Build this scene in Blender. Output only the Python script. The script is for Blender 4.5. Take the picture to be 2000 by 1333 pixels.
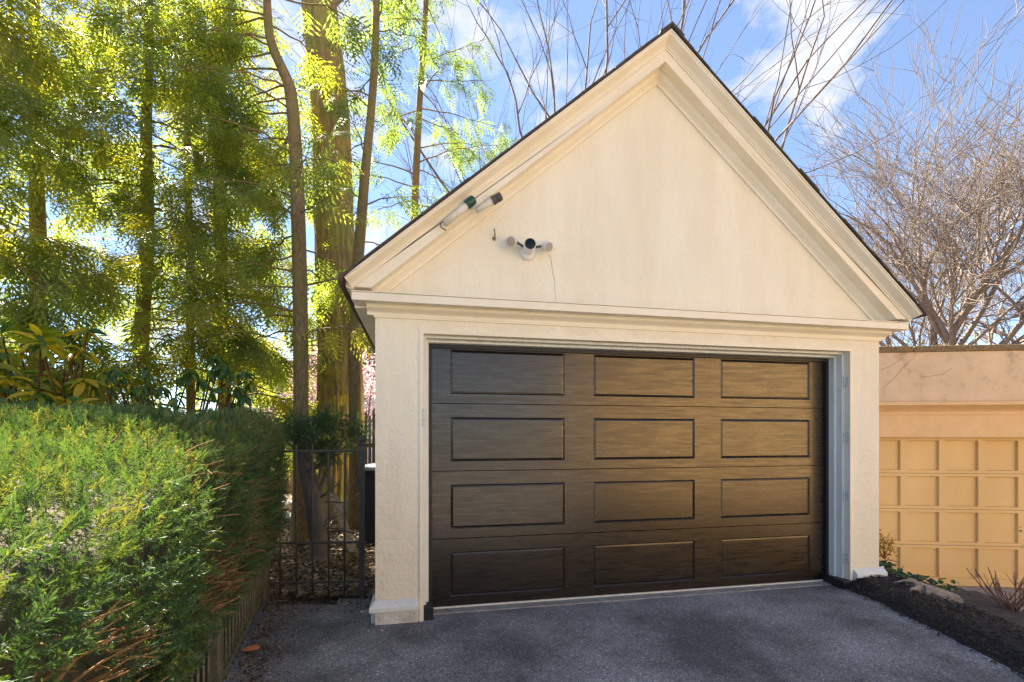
import bpy, math, random
import numpy as np
from mathutils import Vector, Matrix, noise as mnoise
R = math.radians
rnd = random.Random(7)
rng = np.random.default_rng(11)
for o in list(bpy.data.objects): bpy.data.objects.remove(o, do_unlink=True)
scene = bpy.context.scene
col = scene.collection
# ---------------------------------------------------------------- camera
CAMZ = 1.385; YAW = R(11.25); FPX = 905.0; HX, HY = 1000.0, 849.0
cam_d = bpy.data.cameras.new('camera'); cam = bpy.data.objects.new('camera', cam_d); col.objects.link(cam)
cam.location = (0, 0, CAMZ); cam.rotation_euler = (R(90), 0, -YAW)
cam_d.sensor_width = 36; cam_d.lens = FPX / 2000 * 36; cam_d.shift_y = (HY - 666.5) / 2000
cam_d.clip_start = 0.05; cam_d.clip_end = 2000
scene.camera = cam
# ---------------------------------------------------------------- sun, sky, exposure
SUN_AZ = R(-30)      # clockwise from +Y
SUN_EL = R(50)
sd = bpy.data.lights.new('sun', 'SUN'); sd.energy = 5.0; sd.angle = R(0.5); sd.color = (1.0, 0.90, 0.74)
so = bpy.data.objects.new('sun', sd); col.objects.link(so)
sdir = Vector((math.sin(SUN_AZ) * math.cos(SUN_EL), math.cos(SUN_AZ) * math.cos(SUN_EL), math.sin(SUN_EL)))
so.rotation_euler = (-sdir).to_track_quat('-Z', 'Y').to_euler(); so.location = (0, 20, 30)
world = bpy.data.worlds.new('World'); scene.world = world; world.use_nodes = True
def build_world():
    nt = world.node_tree; n = nt.nodes; l = nt.links; n.clear()
    out = n.new('ShaderNodeOutputWorld'); bg = n.new('ShaderNodeBackground'); bg.inputs['Strength'].default_value = 0.052
    sky = n.new('ShaderNodeTexSky'); sky.sky_type = 'NISHITA'; sky.sun_disc = False
    sky.sun_elevation = SUN_EL; sky.sun_rotation = SUN_AZ; sky.air_density = 0.75; sky.dust_density = 0.05; sky.ozone_density = 2.6
    tc = n.new('ShaderNodeTexCoord'); mp = n.new('ShaderNodeMapping'); mp.inputs['Scale'].default_value = (1, 1, 1.7)
    mp.inputs['Location'].default_value = (3.1, 0.4, 0.6)
    nz = n.new('ShaderNodeTexNoise'); nz.inputs['Scale'].default_value = 5.6; nz.inputs['Detail'].default_value = 8; nz.inputs['Roughness'].default_value = 0.56
    rp = n.new('ShaderNodeValToRGB'); rp.color_ramp.elements[0].position = 0.53; rp.color_ramp.elements[1].position = 0.67; rp.color_ramp.elements[0].color = (.09,.09,.09,1)
    mx = n.new('ShaderNodeMix'); mx.data_type = 'RGBA'
    l.new(tc.outputs['Generated'], mp.inputs['Vector']); l.new(mp.outputs[0], nz.inputs['Vector']); l.new(nz.outputs['Fac'], rp.inputs['Fac'])
    l.new(rp.outputs['Color'], mx.inputs['Factor']); l.new(sky.outputs[0], mx.inputs['A']); mx.inputs['B'].default_value = (3.1, 3.15, 3.4, 1)
    l.new(mx.outputs['Result'], bg.inputs['Color']); l.new(bg.outputs[0], out.inputs['Surface'])
build_world()
vs = scene.view_settings
vs.view_transform = 'Standard'; vs.look = 'None'; vs.gamma = 1; vs.use_curve_mapping = False; vs.exposure = 2.65
# ---------------------------------------------------------------- helpers
Fv = np.array([math.sin(YAW), math.cos(YAW), 0.0]); Rv = np.array([math.cos(YAW), -math.sin(YAW), 0.0])
def L(lat, dep, z=0.0):            # camera-ground axes -> world
    p = Rv * lat + Fv * dep; return Vector((p[0], p[1], z))
def W(px, py, dep):                # a spot in the photograph at a known distance -> world
    return L((px - HX) / FPX * dep, dep, CAMZ + (HY - py) / FPX * dep)

class MB:
    def __init__(s): s.v = []; s.f = []
    def add(s, v, f):
        b = len(s.v); s.v.extend([tuple(p) for p in v]); s.f.extend([tuple(i + b for i in q) for q in f]); return s
    def box(s, x0, x1, y0, y1, z0, z1):
        v = [(x0,y0,z0),(x1,y0,z0),(x1,y1,z0),(x0,y1,z0),(x0,y0,z1),(x1,y0,z1),(x1,y1,z1),(x0,y1,z1)]
        return s.add(v, [(0,3,2,1),(4,5,6,7),(0,1,5,4),(1,2,6,5),(2,3,7,6),(3,0,4,7)])
    def prism(s, poly, y0, y1):    # polygon in XZ (counter-clockwise seen from -Y), extruded along Y
        n = len(poly); v = [(x, y0, z) for x, z in poly] + [(x, y1, z) for x, z in poly]
        f = [tuple(range(n)), tuple(range(2*n-1, n-1, -1))] + [(i, i+n, (i+1)%n+n, (i+1)%n) for i in range(n)]
        return s.add(v, f)
    def sweep(s, prof, path):      # closed profile [(n, y)] swept along an XZ path with mitres; n = distance to the right-hand side below the path
        k = len(prof); rows = []
        P = [Vector((a, b)) for a, b in path]
        for i, p in enumerate(P):
            ns = []
            for a, b in ((i-1, i), (i, i+1)):
                if a >= 0 and b < len(P):
                    d = (P[b]-P[a]).normalized(); ns.append(Vector((d.y, -d.x)))
            m = sum(ns, Vector((0, 0))).normalized(); m = m / m.dot(ns[0])
            rows.append([(p.x + m.x*n, y, p.y + m.y*n) for n, y in prof])
        v = [q for r in rows for q in r]; f = []
        for i in range(len(rows)-1):
            for j in range(k): f.append((i*k+j, i*k+(j+1)%k, (i+1)*k+(j+1)%k, (i+1)*k+j))
        f.append(tuple(range(k-1, -1, -1))); f.append(tuple((len(rows)-1)*k + j for j in range(k)))
        return s.add(v, f)
    def cyl(s, a, b, r0, r1=None, sides=12, cap=True):
        a = Vector(a); b = Vector(b); r1 = r0 if r1 is None else r1
        q = (b-a).to_track_quat('Z', 'Y'); v = []
        for c, r in ((a, r0), (b, r1)):
            for k in range(sides):
                t = 2*math.pi*k/sides; v.append(c + q @ Vector((r*math.cos(t), r*math.sin(t), 0)))
        f = [(k, (k+1)%sides, sides+(k+1)%sides, sides+k) for k in range(sides)]
        if cap: f += [tuple(range(sides-1, -1, -1)), tuple(range(sides, 2*sides))]
        return s.add(v, f)
    def lathe(s, base, axis, prof, sides=20):   # prof [(r, h)]
        base = Vector(base); q = Vector(axis).to_track_quat('Z', 'Y'); v = []; n = len(prof)
        for r, h in prof:
            for k in range(sides):
                t = 2*math.pi*k/sides; v.append(base + q @ Vector((r*math.cos(t), r*math.sin(t), h)))
        f = [(i*sides+k, i*sides+(k+1)%sides, (i+1)*sides+(k+1)%sides, (i+1)*sides+k) for i in range(n-1) for k in range(sides)]
        f += [tuple(range(sides-1, -1, -1)), tuple((n-1)*sides+k for k in range(sides))]
        return s.add(v, f)
    def build(s, name, mat, parent=None, smooth=False, bevel=0):
        m = bpy.data.meshes.new(name); m.from_pydata(s.v, [], s.f); m.update()
        return link(name, m, mat, parent, smooth, bevel)
def link(name, m, mat, parent=None, smooth=False, bevel=0):
    o = bpy.data.objects.new(name, m); col.objects.link(o)
    if mat and not m.materials: m.materials.append(mat)
    if smooth and len(m.polygons): m.polygons.foreach_set('use_smooth', [True]*len(m.polygons))
    if parent: o.parent = parent
    if bevel:
        b = o.modifiers.new('bevel', 'BEVEL'); b.width = bevel; b.segments = 2; b.limit_method = 'ANGLE'; b.angle_limit = R(40)
    return o
def tag(o, label=None, cat=None, group=None, kind=None):
    if label: o['label'] = label
    if cat: o['category'] = cat
    if group: o['group'] = group
    if kind: o['kind'] = kind
    return o
def empty(name, loc, label, cat, rz=0.0, group=None):
    o = bpy.data.objects.new(name, None); col.objects.link(o); o.location = loc; o.rotation_euler = (0, 0, rz); o.empty_display_size = .1
    return tag(o, label, cat, group)
def keep(o, parent):     # parent an object whose mesh is in world coordinates to an empty (unrotated)
    o.parent = parent; o.location = Vector(o.location) - Vector(parent.location); return o
def quads_mesh(name, V, F, mat, var=None, parent=None, smooth=False):
    V = np.ascontiguousarray(V, dtype=np.float32); F = np.ascontiguousarray(F, dtype=np.int32); k = F.shape[1]
    m = bpy.data.meshes.new(name); m.vertices.add(len(V)); m.vertices.foreach_set('co', V.ravel())
    m.loops.add(F.size); m.loops.foreach_set('vertex_index', F.ravel())
    m.polygons.add(len(F)); m.polygons.foreach_set('loop_start', np.arange(0, F.size, k, dtype=np.int32))
    try: m.polygons.foreach_set('loop_total', np.full(len(F), k, dtype=np.int32))
    except Exception: pass
    m.update(calc_edges=True)
    if var is not None:
        a = m.attributes.new('var', 'FLOAT', 'POINT'); a.data.foreach_set('value', np.ascontiguousarray(var, dtype=np.float32))
    return link(name, m, mat, parent, smooth)
def frames(fwd, up):               # (N,3),(N,3) -> (N,3,3) with columns forward, side, up
    f = fwd / (np.linalg.norm(fwd, axis=1, keepdims=True) + 1e-9)
    s = np.cross(up, f); s /= (np.linalg.norm(s, axis=1, keepdims=True) + 1e-9); u = np.cross(f, s)
    return np.stack([f, s, u], axis=2)
def scatter(name, T, TF, pos, M, scale, mat, parent=None, var=None, smooth=False):
    N = len(pos); n = len(T)
    V = np.einsum('nij,kj->nki', M, T) * np.asarray(scale).reshape(-1, 1, 1) + pos[:, None, :]
    F = (TF[None] + (np.arange(N) * n)[:, None, None]).reshape(-1, TF.shape[1])
    if var is None: var = rng.random(N)
    return quads_mesh(name, V.reshape(-1, 3), F, mat, np.repeat(var, n), parent, smooth)
def tubes(name, lines, mat, parent=None):   # lines: [(pts, radii, sides)]
    Vs = []; Fs = []; b = 0
    for pts, rad, k in lines:
        P = np.asarray(pts, float); rad = np.asarray(rad, float); n = len(P)
        d = np.gradient(P, axis=0); d /= (np.linalg.norm(d, axis=1, keepdims=True) + 1e-9)
        ref = np.array([1.0, 0, 0]) if abs(d[0, 2]) > .8 else np.array([0, 0, 1.0])
        a = np.cross(d, ref); a /= (np.linalg.norm(a, axis=1, keepdims=True) + 1e-9); c = np.cross(d, a)
        t = np.arange(k) * 2*math.pi/k
        V = P[:, None] + rad[:, None, None] * (np.cos(t)[None, :, None]*a[:, None] + np.sin(t)[None, :, None]*c[:, None])
        Vs.append(V.reshape(-1, 3))
        i = np.arange(n-1)[:, None]*k; j = np.arange(k)[None]; j2 = (j+1) % k
        Fs.append(np.stack([i+j, i+j2, i+k+j2, i+k+j], axis=2).reshape(-1, 4) + b); b += n*k
    return quads_mesh(name, np.concatenate(Vs), np.concatenate(Fs), mat, None, parent, True)
# ---------------------------------------------------------------- materials
def mat(name, base, rough=.6, base2=None, scale=8, stretch=(1,1,1), bump=0, bscale=60, bstretch=(1,1,1), spec=.5, metallic=0, detail=5, lo=.35, hi=.65, coords='Object', coat=0, base3=None, s3=2, lo3=.55, hi3=.7, bump2=0, bscale2=8):
    m = bpy.data.materials.new(name); m.use_nodes = True; nt = m.node_tree; n = nt.nodes; l = nt.links
    p = n['Principled BSDF']; p.inputs['Base Color'].default_value = (*base, 1); p.inputs['Roughness'].default_value = rough
    p.inputs['Specular IOR Level'].default_value = spec; p.inputs['Metallic'].default_value = metallic; p.inputs['Coat Weight'].default_value = coat
    tc = n.new('ShaderNodeTexCoord')
    def nz(sc, st, det=detail):
        mp = n.new('ShaderNodeMapping'); mp.inputs['Scale'].default_value = st; l.new(tc.outputs[coords], mp.inputs['Vector'])
        t = n.new('ShaderNodeTexNoise'); t.inputs['Scale'].default_value = sc; t.inputs['Detail'].default_value = det; t.inputs['Roughness'].default_value = .6
        l.new(mp.outputs[0], t.inputs['Vector']); return t.outputs['Fac']
    def ramp(src, a, b):
        r = n.new('ShaderNodeMapRange'); r.inputs['From Min'].default_value = a; r.inputs['From Max'].default_value = b; l.new(src, r.inputs['Value']); return r.outputs[0]
    cur = None
    if base2:
        mx = n.new('ShaderNodeMix'); mx.data_type = 'RGBA'; mx.inputs['A'].default_value = (*base, 1); mx.inputs['B'].default_value = (*base2, 1)
        l.new(ramp(nz(scale, stretch), lo, hi), mx.inputs['Factor']); cur = mx.outputs['Result']
    if base3:
        mx = n.new('ShaderNodeMix'); mx.data_type = 'RGBA'; mx.inputs['B'].default_value = (*base3, 1)
        if cur: l.new(cur, mx.inputs['A'])
        else: mx.inputs['A'].default_value = (*base, 1)
        l.new(ramp(nz(s3, (1,1,1)), lo3, hi3), mx.inputs['Factor']); cur = mx.outputs['Result']
    if cur: l.new(cur, p.inputs['Base Color'])
    prev = None
    for bb, bs in ((bump2, bscale2), (bump, bscale)):
        if bb:
            b = n.new('ShaderNodeBump'); b.inputs['Strength'].default_value = 1.0; b.inputs['Distance'].default_value = bb
            l.new(nz(bs, bstretch, 4), b.inputs['Height'])
            if prev: l.new(prev, b.inputs['Normal'])
            prev = b.outputs[0]
    if prev: l.new(prev, p.inputs['Normal'])
    return m
def leafmat(name, cols, trans=.45, tcol=None, rough=.5, spec=.3):   # colour picked per leaf through the 'var' attribute
    m = bpy.data.materials.new(name); m.use_nodes = True; nt = m.node_tree; n = nt.nodes; l = nt.links
    p = n['Principled BSDF']; p.inputs['Roughness'].default_value = rough; p.inputs['Specular IOR Level'].default_value = spec
    at = n.new('ShaderNodeAttribute'); at.attribute_name = 'var'
    rp = n.new('ShaderNodeValToRGB'); el = rp.color_ramp.elements
    for i, c in enumerate(cols):
        e = el[i] if i < 2 else el.new(1.0)
        e.position = i/(len(cols)-1); e.color = (*c, 1)
    l.new(at.outputs['Fac'], rp.inputs['Fac']); l.new(rp.outputs[0], p.inputs['Base Color'])
    tr = n.new('ShaderNodeBsdfTranslucent'); mul = n.new('ShaderNodeMix'); mul.data_type = 'RGBA'; mul.blend_type = 'MULTIPLY'; mul.inputs['Factor'].default_value = 1
    l.new(rp.outputs[0], mul.inputs['A']); mul.inputs['B'].default_value = (*(tcol or (2.2, 2.0, .7)), 1); l.new(mul.outputs['Result'], tr.inputs['Color'])
    ms = n.new('ShaderNodeMixShader'); ms.inputs[0].default_value = trans
    l.new(p.outputs[0], ms.inputs[1]); l.new(tr.outputs[0], ms.inputs[2]); l.new(ms.outputs[0], n['Material Output'].inputs['Surface'])
    return m
def fixed_leaf(name, c, trans=.3, rough=.35):
    m = leafmat(name, [c, c], trans, rough=rough, spec=.5); return m
def asphalt():
    m = mat('asphalt', (.12,.116,.112), .85, (.31,.30,.292), 1.3, detail=6, lo=.38, hi=.66, bump=.007, bscale=120, spec=.3)
    nt = m.node_tree; n = nt.nodes; l = nt.links; p = n['Principled BSDF']; src = p.inputs['Base Color'].links[0].from_socket
    tc = n.new('ShaderNodeTexCoord'); v = n.new('ShaderNodeTexVoronoi'); v.inputs['Scale'].default_value = 150; l.new(tc.outputs['Object'], v.inputs['Vector'])
    sep = n.new('ShaderNodeSeparateColor'); l.new(v.outputs['Color'], sep.inputs[0])
    r = n.new('ShaderNodeMapRange'); r.inputs['From Min'].default_value = 0; r.inputs['From Max'].default_value = 1; r.inputs['To Min'].default_value = .55; r.inputs['To Max'].default_value = 1.5; l.new(sep.outputs[0], r.inputs['Value'])
    r2 = n.new('ShaderNodeMapRange'); r2.inputs['From Min'].default_value = .95; r2.inputs['From Max'].default_value = 1.0; r2.inputs['To Min'].default_value = 0; r2.inputs['To Max'].default_value = 2.2; l.new(sep.outputs[1], r2.inputs['Value'])
    ad = n.new('ShaderNodeMath'); ad.operation = 'ADD'; l.new(r.outputs[0], ad.inputs[0]); l.new(r2.outputs[0], ad.inputs[1])
    vm = n.new('ShaderNodeVectorMath'); vm.operation = 'SCALE'; l.new(src, vm.inputs[0]); l.new(ad.outputs[0], vm.inputs['Scale']); l.new(vm.outputs[0], p.inputs['Base Color'])
    return m
def doormat(*a, **k):
    m = mat(*a, **k); nt = m.node_tree; n = nt.nodes; l = nt.links; p = n['Principled BSDF']
    tc = n.new('ShaderNodeTexCoord'); mp = n.new('ShaderNodeMapping'); mp.inputs['Scale'].default_value = (1.4,1,20); l.new(tc.outputs['Object'], mp.inputs['Vector'])
    oi = n.new('ShaderNodeObjectInfo'); vx = n.new('ShaderNodeVectorMath'); vx.operation = 'SCALE'; vx.inputs[0].default_value = (37,11,53); l.new(oi.outputs['Random'], vx.inputs['Scale']); l.new(vx.outputs[0], mp.inputs['Location'])
    t = n.new('ShaderNodeTexNoise'); t.inputs['Scale'].default_value = 2.6; t.inputs['Detail'].default_value = 10; t.inputs['Roughness'].default_value = .68; l.new(mp.outputs[0], t.inputs['Vector'])
    r = n.new('ShaderNodeMapRange'); r.inputs['From Min'].default_value = .36; r.inputs['From Max'].default_value = .64; r.inputs['To Min'].default_value = .22; r.inputs['To Max'].default_value = .38; l.new(t.outputs['Fac'], r.inputs['Value'])
    l.new(r.outputs[0], p.inputs['Roughness'])
    r2 = n.new('ShaderNodeMapRange'); r2.inputs['From Min'].default_value = .34; r2.inputs['From Max'].default_value = .66; r2.inputs['To Min'].default_value = .55; r2.inputs['To Max'].default_value = .15; l.new(t.outputs['Fac'], r2.inputs['Value'])
    l.new(r2.outputs[0], p.inputs['Coat Weight']); p.inputs['Coat Roughness'].default_value = .2; p.inputs['Coat Tint'].default_value = (1,.9,.78,1); p.inputs['Specular Tint'].default_value = (1,.88,.76,1)
    return m
M = {}
M['stucco'] = mat('stucco', (.85,.785,.635), .85, (.79,.71,.55), 2.2, stretch=(1.6,1.6,.35), bump=.0055, bscale=38, bump2=.016, bscale2=6, spec=.25, base3=(.50,.41,.30), s3=48, lo3=.655, hi3=.72)
M['trim'] = mat('trim_paint', (.85,.775,.63), .5, (.80,.71,.54), 3, bump=.0015, bscale=30, spec=.4, base3=(.50,.42,.30), s3=35, lo3=.70, hi3=.78)
M['jamb'] = mat('jamb_paint', (.74,.74,.70), .5, (.66,.66,.60), 6, stretch=(4,4,.6), bump=.0015, bscale=40, base3=(.25,.22,.18), s3=55, lo3=.69, hi3=.73)
M['plinth'] = mat('plinth_paint', (.72,.70,.64), .8, (.55,.52,.45), 9, bump=.012, bscale=22, base3=(.2,.18,.14), s3=30, lo3=.66, hi3=.72)
M['door'] = doormat('door_bronze_woodgrain', (.005,.004,.0035), .42, (.026,.0155,.008), 6, stretch=(.8,1,22), bump=.00015, bscale=60, bstretch=(.3,1,6), spec=.68, coat=.3, base3=(.003,.0028,.0028), s3=1.6, lo3=.45, hi3=.7, lo=.45, hi=.75, detail=9)
M['black'] = mat('black_rubber', (.012,.012,.013), .5, bump=.001)
M['shingle'] = mat('slate_shingle', (.06,.06,.06), .7, (.11,.095,.08), 12, bump=.004, bscale=30)
M['eaveboard'] = mat('brown_eave_board', (.10,.062,.04), .7, (.05,.035,.028), 14, bump=.003, bscale=25)
M['asphalt'] = asphalt()
M['concrete'] = mat('concrete', (.33,.31,.28), .85, (.22,.2,.18), 12, bump=.004, bscale=60)
M['soil'] = mat('soil', (.10,.072,.05), .95, (.05,.036,.026), 9, bump=.03, bscale=18, base3=(.09,.065,.045), s3=30)
M['mulchbed'] = mat('mulch_soil', (.016,.013,.011), .95, (.03,.024,.02), 30, bump=.02, bscale=40)
M['iron'] = mat('weathered_iron', (.05,.048,.045), .55, (.10,.08,.06), 25, bump=.001, bscale=90, spec=.5)
M['ironfence'] = mat('faded_olive_iron', (.13,.125,.08), .65, (.07,.065,.045), 20, bump=.001, bscale=90)
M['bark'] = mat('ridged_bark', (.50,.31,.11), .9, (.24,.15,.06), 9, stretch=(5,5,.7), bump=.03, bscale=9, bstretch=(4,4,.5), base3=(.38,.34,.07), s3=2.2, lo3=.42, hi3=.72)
M['bark2'] = mat('smooth_brown_bark', (.34,.21,.09), .9, (.15,.10,.05), 14, stretch=(3,3,.8), bump=.012, bscale=16, bstretch=(3,3,.7), base3=(.21,.175,.045), s3=3, lo3=.45, hi3=.65)
M['bark3'] = mat('grey_brown_bark', (.20,.15,.115), .9, (.13,.105,.085), 6, bump=.01, bscale=12)
M['twig'] = mat('tan_twig', (.15,.09,.045), .9, (.08,.05,.03), 20, spec=.1)
M['drytwig'] = mat('dry_tan_twig', (.34,.21,.10), .9, (.20,.12,.06), 20, spec=.1)
M['bark4'] = mat('pale_grey_bark', (.27,.21,.165), .9, (.18,.145,.12), 5, bump=.01, bscale=10)
M['redtwig'] = mat('red_brown_twig', (.22,.09,.05), .7, (.14,.08,.05), 20)
M['neighwall'] = mat('peach_stucco', (.70,.53,.36), .9, (.60,.45,.30), 2.5, bump=.003, bscale=50, base3=(.40,.30,.20), s3=5, lo3=.55, hi3=.75)
M['neightrim'] = mat('ochre_trim', (.70,.47,.25), .6, (.64,.42,.21), 5)
M['neighdoor'] = mat('ochre_door_paint', (.71,.49,.22), .55, (.63,.42,.18), 1.2, stretch=(1,1,.4), bump=.0008, bscale=25)
M['coping'] = mat('mossy_stone_coping', (.28,.20,.10), .95, (.13,.09,.05), 30, bump=.01, bscale=40)
M['white'] = mat('white_plastic', (.70,.70,.70), .35)
M['whitepaint'] = mat('old_white_paint', (.75,.70,.60), .6, (.6,.55,.45), 20)
M['lens'] = mat('black_lens_glass', (.006,.006,.007), .35, spec=.3)
M['lampface'] = mat('frosted_lamp_face', (.40,.33,.28), .3)
M['green'] = mat('dark_green_socket', (.008,.06,.045), .35)
M['brass'] = mat('dull_metal', (.25,.22,.18), .4, metallic=.8)
M['hinge'] = mat('painted_hinge', (.66,.65,.58), .5, (.35,.28,.2), 60, lo=.5, hi=.7)
M['cedar'] = mat('cedar_fence', (.34,.20,.08), .8, (.22,.13,.055), 10, stretch=(6,6,.6), bump=.003, bscale=25)
M['stone'] = mat('field_stone', (.36,.34,.31), .85, (.2,.19,.17), 7, bump=.02, bscale=14)
M['stumpwood'] = mat('weathered_stump', (.46,.37,.30), .85, (.20,.155,.125), 12, stretch=(1,5,5), bump=.02, bscale=18, base3=(.22,.26,.2), s3=9)
M['brick'] = mat('brick_shard', (.42,.16,.07), .85, (.3,.11,.05), 15, bump=.004, bscale=50)
M['bin'] = mat('dark_plastic_bin', (.03,.03,.035), .45)
M['lid'] = mat('grey_lid', (.42,.43,.46), .35)
M['house'] = mat('ochre_house_stucco', (.84,.60,.30), .9, (.78,.54,.26), 1.2, bump=.004, bscale=40)
M['siding'] = mat('white_siding', (.72,.72,.74), .6)
M['glass'] = mat('dark_window_glass', (.02,.025,.03), .08)
M['roofgrey'] = mat('grey_roof', (.10,.10,.11), .8, (.06,.06,.065), 12)
M['hedgecore'] = mat('hedge_inner_twigs', (.09,.07,.035), .95, (.04,.05,.02), 14, bump=.04, bscale=22)
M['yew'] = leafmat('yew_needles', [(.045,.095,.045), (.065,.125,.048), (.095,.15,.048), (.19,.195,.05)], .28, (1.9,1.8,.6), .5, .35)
M['hemlock'] = leafmat('hemlock_needles', [(.09,.15,.075), (.135,.195,.065), (.205,.24,.05), (.29,.265,.04)], .6, (2.3,2.05,.65), .45, .4)
M['ivy'] = leafmat('ivy_leaf', [(.02,.055,.025), (.05,.10,.03)], .2, rough=.3)
M['gold'] = leafmat('golden_leaf', [(.30,.17,.02), (.20,.15,.02)], .4)
M['petal'] = leafmat('magnolia_petal', [(.66,.34,.38), (.76,.52,.55), (.82,.68,.68)], .4, (1.05,1.0,1.0))
M['litter'] = leafmat('dry_litter', [(.07,.045,.028), (.18,.115,.065), (.32,.22,.14), (.45,.37,.27)], .1, (1.2,1.1,.8), .8)
M['chip'] = leafmat('black_mulch_chip', [(.008,.007,.006), (.018,.015,.013), (.045,.036,.028), (.13,.095,.07)], .0, rough=.75)
M['rhodoG'] = fixed_leaf('rhododendron_green', (.05,.125,.03)); M['rhodoL'] = fixed_leaf('rhododendron_lime', (.22,.27,.035), .5)
M['rhodoY'] = fixed_leaf('rhododendron_yellow', (.46,.36,.03), .5); M['rhodoO'] = fixed_leaf('rhododendron_orange', (.40,.15,.02), .5)
M['dryleaf'] = mat('fallen_brown_leaf', (.30,.14,.06), .7); M['paleleaf'] = mat('pale_pebble_leaf', (.42,.36,.28), .8)
# ================================================================ SETTING
WALL_L = [(-20, 4.6), (3.9, 4.6), (4.3, 4.25), (4.5, 4.03), (4.7, 3.37), (6.5, 2.95), (14, 2.95), (15, 40)]   # (dep, lat) of the upper yard's right edge
def edge_lat(dep):
    return float(np.interp(dep, [a for a, b in WALL_L], [b for a, b in WALL_L]))
def smooth(a, b, x):
    t = min(1, max(0, (x-a)/(b-a))); return t*t*(3-2*t)
def bed_h(lat, dep):
    t = lat - 2.93
    h = .17*math.exp(-(((lat-3.3)/.32)**2 + ((dep-4.75)/.55)**2)) + .05*smooth(0, .25, t) - .22*smooth(.25, 1.5, t)
    return h
def build_ground():
    ax = np.concatenate([-np.geomspace(14, 900, 16)[::-1], np.arange(-13.5, 14, .3), np.geomspace(14, 900, 16)])
    n = len(ax); V = []
    for b in ax:
        for a in ax:
            e = edge_lat(b); z = -.03 + .03*mnoise.noise((a*.4, b*.4, 0)) * (1 if b > 4.6 else .2)
            if b < 4.6 and a < 4: z = -.03
            z -= .73*smooth(-.02, .25, a - e)
            V.append(L(a, b, z))
    F = [(j*n+i, j*n+i+1, (j+1)*n+i+1, (j+1)*n+i) for j in range(n-1) for i in range(n-1)]
    mb = MB(); mb.add(V, F); tag(mb.build('ground', M['soil'], smooth=True), kind='structure')
    # driveway sheet: left edge follows the low fence, right edge the mulch bed
    deps = np.linspace(-12, 4.6, 120); V = []; F = []; nx = 30
    for d in deps:
        l0 = -1.62 - (d-2.59)*.37 - .05; l1 = 2.96 + .05*math.sin(d*2.1) + .03*mnoise.noise((d*3, 0, 0))
        if d < 0: l1 += (-d)*.8; l0 = -.68 + d*.1
        if d > 4.3: l1 = 2.96 - (d-4.3)*.3
        for i in range(nx+1):
            t = i/nx; a = l0 + (l1-l0)*t
            V.append(L(a, d, .004 + .006*mnoise.noise((a*.9, d*.9, 3))))
    # stop the sheet at the gate line on the left and at the garage front elsewhere
    for j in range(len(deps)-1):
        for i in range(nx):
            c = sum((V[k] for k in (j*(nx+1)+i, j*(nx+1)+i+1, (j+1)*(nx+1)+i+1, (j+1)*(nx+1)+i)), Vector())/4
            if c.y > 3.8 and c.x > -.4: continue
            if c.x <= -.4 and c.y > 4.05: continue
            F.append((j*(nx+1)+i, j*(nx+1)+i+1, (j+1)*(nx+1)+i+1, (j+1)*(nx+1)+i))
    mb = MB(); mb.add(V, F); tag(mb.build('driveway', M['asphalt'], smooth=True), kind='structure')
    # mulch bed
    V = []; F = []; da = np.linspace(-4, 5.4, 95); ts = np.linspace(0, 1, 26)
    for d in da:
        e0 = 2.93 + .05*math.sin(d*2.1) + .04*mnoise.noise((d*3, 0, 0)) - (max(0, d-4.3))*.42
        if d < 0: e0 += -d*.8
        e1 = max(e0+.1, edge_lat(d) + .02)
        for t in ts:
            a = e0 + (e1-e0)*t
            V.append(L(a, d, (bed_h(a, d) + .02*mnoise.noise((a*5, d*5, 1)))*smooth(0, .1, t) + (-.02 if t == 0 else .006)))
    k = len(ts)
    for j in range(len(da)-1):
        for i in range(k-1): F.append((j*k+i, j*k+i+1, (j+1)*k+i+1, (j+1)*k+i))
    mb = MB(); mb.add(V, F); tag(mb.build('mulch_bed', M['mulchbed'], smooth=True), kind='structure')
    mb = MB(); mb.add([L(4.0, 5.0, -.742), L(12, 4.2, -.742), L(12, 7, -.742), L(4.0, 7, -.742)], [(0,1,2,3)])
    tag(mb.build('neighbour_apron', M['concrete']), kind='structure')
build_ground()
# ================================================================ GARAGE
XL, XR = -.318, 4.117; XC = (XL+XR)/2; YW = 3.5; YB = 9.5
ZAP = 4.51; SL = .862; TIP = 2.40; CS = 1/math.sqrt(1+SL*SL)
def roof_z(x, n=0): return ZAP - SL*abs(x-XC) - n/CS
OX0, OX1, OZ = 0.0, 3.82, 2.16
garage = empty('garage', (XC, YW, 0), 'cream stucco garage with steep gable and dark bronze panel door', 'garage')
def gpart(mb, name, m, smooth=False, bevel=0, label=None, parent=None):
    o = mb.build(name, m, smooth=smooth, bevel=bevel)
    if parent is None: keep(o, garage)
    else: o.parent = parent; o.location = -Vector((XC, YW, 0))-Vector(parent.location)
    if label: o['label'] = label
    return o
def ell(x0, x1, z1, a, b):   # U-shaped polygon between inset a and inset b of the opening
    return [(x0+a, .0), (x0+b, .0), (x0+b, z1-b), (x1-b, z1-b), (x1-b, 0), (x1-a, 0), (x1-a, z1-a), (x0+a, z1-a)]
zw = roof_z(XL, .10)
gpart(MB().prism([(XL,-.3),(OX0,-.3),(OX0,OZ),(OX1,OZ),(OX1,-.3),(XR,-.9),(XR,zw),(XC,roof_z(XC,.10)),(XL,zw)], YW, YW+.25), 'front_wall', M['stucco'])
gpart(MB().box(XL, XL+.2, YW+.25, YB-.2, -.5, zw), 'side_wall', M['stucco'])
gpart(MB().box(XR-.2, XR, YW+.25, YB-.2, -.9, zw), 'side_wall', M['stucco'])
gpart(MB().prism([(XL,-.5),(XR,-.9),(XR,zw),(XC,roof_z(XC,.10)),(XL,zw)], YB-.2, YB), 'back_wall', M['stucco'])
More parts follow.
